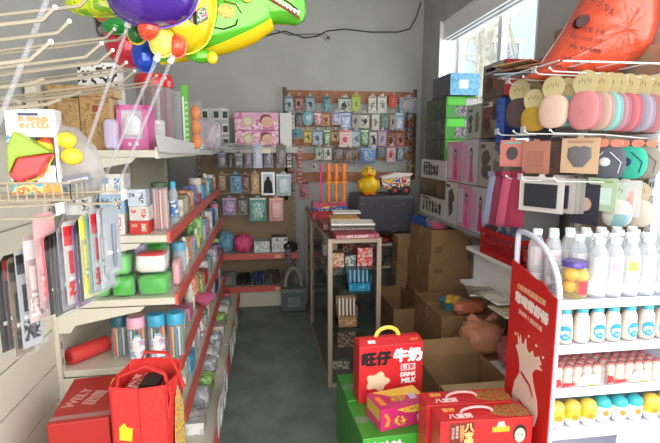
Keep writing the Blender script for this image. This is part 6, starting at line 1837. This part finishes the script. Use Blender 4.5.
# ================================================================== balloons on clear sticks
FG, FY = mat((84, 176, 30), .18, .35, coat=.6), mat((238, 206, 20), .18, .35, coat=.6)
FP_, FR_, FB, FO = mat((84, 44, 160), .15, .4, coat=.6), mat((214, 50, 44), .2, .3, coat=.5), mat((30, 70, 190), .18, .35, coat=.5), mat((236, 110, 50), .2, .3, coat=.5)
STK = plastic((206, 206, 212), .22, .62, .12)


def stick(parent, a, b_, r=.0042):
    o = parent.location
    m = MB(); m.tube([a - o, b_ - o], r, STK, 10)
    m.build('stick', parent)
    d = (b_ - a).normalized()
    m = MB(); m.tube([b_ - o - d * .012, b_ - o + d * .012], .008, plastic((236, 236, 236), .5, .9), 10); m.build('stick_cup', parent)


YBL = 1.33
def bpos(px, py, Y=YBL): return at(px, py, Y=Y)


# dinosaur
c0 = bpos(225, 30)
dino = thing('dinosaur_balloon', 'green and yellow foil dinosaur balloon with toothy grin overhead', 'balloon', c0)
sp = [(158, 58, 8, 4), (172, 52, 12, 8), (190, 40, 23, 16), (208, 28, 32, 20), (224, 18, 36, 21), (240, 8, 39, 20), (256, 3, 34, 17), (266, -2, 31, 16), (276, 0, 29, 15), (286, 5, 27, 14), (295, 15, 17, 11), (300, 23, 6, 5)]
# smooth the path
P_ = []
for i in range(len(sp) - 1):
    for q in range(3):
        u = q / 3; a, b_ = sp[i], sp[i + 1]
        P_.append([a[k] * (1 - u) + b_[k] * u for k in range(4)])
P_.append(list(sp[-1]))
for _ in range(2):
    P_ = [P_[0]] + [[(P_[i - 1][k] + 2 * P_[i][k] + P_[i + 1][k]) / 4 for k in range(4)] for i in range(1, len(P_) - 1)] + [P_[-1]]
pix = YBL / F * 1.02
pts = [bpos(p[0], p[1]) - c0 for p in P_]
rs = [(p[3] * pix * .95, p[2] * pix * .86) for p in P_]
m = MB(); N_ = 32
m.tube(pts, .1, FG, N_, flat=(0, 1, 0), rs=rs, mfun=lambda i, k: (FG if (math.cos(2 * math.pi * (k + .5) / N_) > (-.70 if i < 23 else -.96)) else FY)); m.build('body', dino)
# teeth and mouth line on the head, spots and leg outline on the body
m = MB()
for i in range(9):
    u = i / 8; px, py = 268 + 29 * u, -1 + 18 * u + 2 * math.sin(u * 3)
    Q = bpos(px, py) - c0
    yy = -.046 + .010 * u
    m.prism([(Q.x - .005, Q.z + .008), (Q.x + .005, Q.z + .006), (Q.x + .001, Q.z - .006)], yy - .002, yy, mat((240, 236, 226), .3))
m.build('teeth', dino)
m = MB(); A = [bpos(px, py) - c0 for px, py in ((266, 2), (274, 7), (283, 12), (292, 17), (298, 22))]
m.tube([(q.x, -.047 + .012 * i / 4, q.z) for i, q in enumerate(A)], .0032, mat((130, 30, 36), .4), 6)
A = [bpos(px, py) - c0 for px, py in ((264, -6), (272, -2), (281, 3), (290, 8), (298, 15))]
m.tube([(q.x, -.047 + .012 * i / 4, q.z) for i, q in enumerate(A)], .0022, mat((60, 20, 20), .4), 6)
m.build('mouth_line', dino)
m = MB()
A = [bpos(px, py, YBL - .05) - c0 for px, py in ((214, 6), (210, 18), (213, 28), (224, 30), (236, 26), (238, 20))]
m.tube([(q.x, -.058, q.z) for q in A], .0022, BLK, 6)
A = [bpos(px, py, YBL - .05) - c0 for px, py in ((224, 2), (236, 5), (242, 14))]
m.tube([(q.x, -.058, q.z) for q in A], .0015, mat((120, 60, 30)), 6)
m.build('leg_outline', dino)
m = MB()
for (px, py, r) in ((226, 12, 7), (203, 22, 4), (247, -2, 5)):
    Q = bpos(px, py, YBL - .05) - c0
    m = MB(); m.prism([(Q.x + r * pix * math.cos(a), Q.z + r * pix * .8 * math.sin(a)) for a in [i * math.pi / 8 for i in range(16)]], -.060, -.050, prn([(240, 170, 60), (214, 110, 40), (236, 200, 80)], 160, int(px)))
    m.build('spot', dino)
m = MB(); Q = bpos(204, 60) - c0
m.puff([(Q.x + .035 * math.cos(a), Q.z + .018 * math.sin(a)) for a in [i * math.pi / 8 for i in range(16)]], .03, FG, (0, -.055, 0)); m.puff([(Q.x + .028 + .014 * math.cos(a), Q.z - .006 + .016 * math.sin(a)) for a in [i * math.pi / 8 for i in range(16)]], .02, FY, (0, -.068, 0)); m.build('foot', dino)

# purple, yellow and other balloons
def foil(name, label, px, py, rx, rz_, mm, Y, th=.10, mm2=None, fr=10, nz=.03):
    c = bpos(px, py, Y)
    t = thing(name, label, 'balloon', c)
    s_ = Y / F * 1.02
    n = 36
    out = [(rx * s_ * math.cos(a) * (1 + .03 * math.sin(a * 5)), rz_ * s_ * math.sin(a)) for a in [2 * math.pi * i / n for i in range(n)]]
    m = MB(); m.puff(out, th, mm, (0, 0, 0), nz, px, mfun=(lambda j, i: mm2 if mm2 and j in (4, 5) else mm)); m.build('foil', t)
    m = MB(); m.tube([(q[0], 0, q[1]) for q in out + [out[0]]], .0022, mm2 or mm, 5); m.build('seam', t)
    return t


pu = foil('purple_balloon', 'deep purple foil balloon at the top left', 152, -12, 42, 34, FP_, 1.18, .17)
m = MB()
for (dx, dz, r) in ((.075, -.01, .010), (.055, .012, .008), (-.03, .03, .012)): m.prism([(dx + r * math.cos(a), dz + r * 1.6 * math.sin(a)) for a in [i * math.pi / 6 for i in range(12)]], -.088, -.06, mat((150, 80, 190), .2))
m.build('spots', pu)
ye = foil('yellow_balloon', 'bright yellow foil balloon with a printed butterfly between purple and green ones', 181, 8, 31, 40, FY, 1.26, .13)
m = MB()
for s_ in (-1, 1):
    m.prism([(.040 + s_ * .004, -.05), (.040 + s_ * .028, -.032), (.040 + s_ * .024, -.008), (.040 + s_ * .006, -.024)], -.062, -.03, prn([(150, 70, 120), (220, 214, 206), (60, 120, 60)], 150, 3))
m.box(.038, .042, -.063, -.03, -.05, -.016, BLK); m.build('butterfly_print', ye)
kn = foil('yellow_star_balloon', 'crumpled yellow foil tail hanging between two red bulbs', 162, 42, 11, 13, mat((232, 214, 90), .3, .2, coat=.4), 1.20, .04, nz=.3)
rb1 = foil('red_bulb_balloon', 'small orange-red balloon bulb left of the crumpled yellow tail', 150, 29, 10, 10, FR_ if False else mat((232, 80, 50), .2, .2, coat=.5), 1.19, .06)
rb2 = foil('red_bulb_balloon', 'small orange-red balloon bulb right of the crumpled yellow tail', 177, 46, 8, 10, mat((232, 80, 50), .2, .2, coat=.5), 1.21, .05)
bl = foil('blue_balloon', 'royal blue balloon hanging below the red ones', 145, 55, 11, 15, FB, 1.36, .06)
rd_ = foil('red_balloon', 'round crimson balloon behind the prong tips', 128, 42, 20, 22, mat((206, 40, 60), .2, .25, coat=.5), 1.52, .10)
orr = foil('orange_balloon', 'flat orange-red balloon edge above the green one at left', 114, 16, 16, 6, FO, 1.5, .05)
grb = foil('green_balloon', 'small green balloon tucked under the orange one', 116, 26, 11, 7, mat((40, 170, 70), .2, .25, coat=.5), 1.46, .05)
gy = foil('green_ring_balloon', 'dark green bulb with yellow rim beside the red bulb', 137, 34, 8, 9, mat((40, 110, 50), .25, .2, coat=.4), 1.28, .05, mat((230, 210, 40), .3))
ly = foil('lime_balloon', 'lime and yellow printed balloon tail at the upper left edge', 98, 6, 26, 9, prn([(150, 196, 40), (206, 200, 40), (120, 170, 40)], 30, 2, .2), 1.34, .06)
# second dark tassel of deflated balloons on the wall cable
# clear sticks; the feet stand in the basket and between the packs
stick(pu, Vector(at(54, 246, Y=1.36)), Vector(bpos(129, 22, 1.20)))
stick(kn, Vector(at(86, 220, Y=1.40)), Vector(bpos(158, 56, 1.20)))
stick(rb2, Vector(at(106, 214, Y=1.44)), Vector(bpos(172, 58, 1.215)))
# thick stick at the far left whose balloon is above the frame
Pq = at(62, -34, Y=1.0)
rr_ = thing('balloon_stick', 'thick clear balloon stick crossing the upper left corner', 'balloon stick', Pq)
stick(rr_, Vector(at(-8, 140, Y=1.04)), Vector(at(50, -8, Y=1.0)), .0052)
# deflated balloon bunch on the wall
t = thing('cable_clip', 'dark tangle of cable and hook on the wall left of the balloons', 'clip', at(100, 26, X=-.885), R(90))
m = MB(); m.tube([(-.06, 0, .03), (-.02, 0, -.01), (.01, 0, .02), (.04, 0, -.02), (.02, 0, -.06), (.0, 0, -.03), (.03, 0, .01)], .008, mat((60, 58, 56), .6), 7); m.build('tangle', t)
m = MB(); m.blob((.0, 0, -.02), .03, .02, .03, mat((120, 116, 110), .5)); m.build('bracket', t)

# lettering becomes plain mesh outlines
bpy.context.view_layer.update()
_dg = bpy.context.evaluated_depsgraph_get()
for o in [q for q in COL.objects if q.type == 'FONT']:
    me = bpy.data.meshes.new_from_object(o.evaluated_get(_dg))
    fat = o.get('fat', 0) * 1.3
    if fat:
        vs0 = [v.co.copy() for v in me.vertices]; fs0 = [list(p.vertices) for p in me.polygons]
        V2, F2 = [], []
        for q, (dx, dy) in enumerate(((0, 0), (fat, 0), (-fat, 0), (0, fat), (0, -fat), (fat * .7, fat * .7), (-fat * .7, -fat * .7))):
            o0 = len(V2); V2 += [(v.x + dx, v.y + dy, v.z + q * .00004) for v in vs0]; F2 += [[o0 + i for i in f] for f in fs0]
        mt = me.materials[0]; me = bpy.data.meshes.new('print'); me.from_pydata(V2, [], F2); me.materials.append(mt)
    n = bpy.data.objects.new('print', me)
    COL.objects.link(n)
    n.parent = o.parent
    n.location, n.rotation_euler, n.scale = o.location, o.rotation_euler, o.scale
    nm_ = o.name.split('.')[0]
    bpy.data.objects.remove(o)
    n.name = nm_
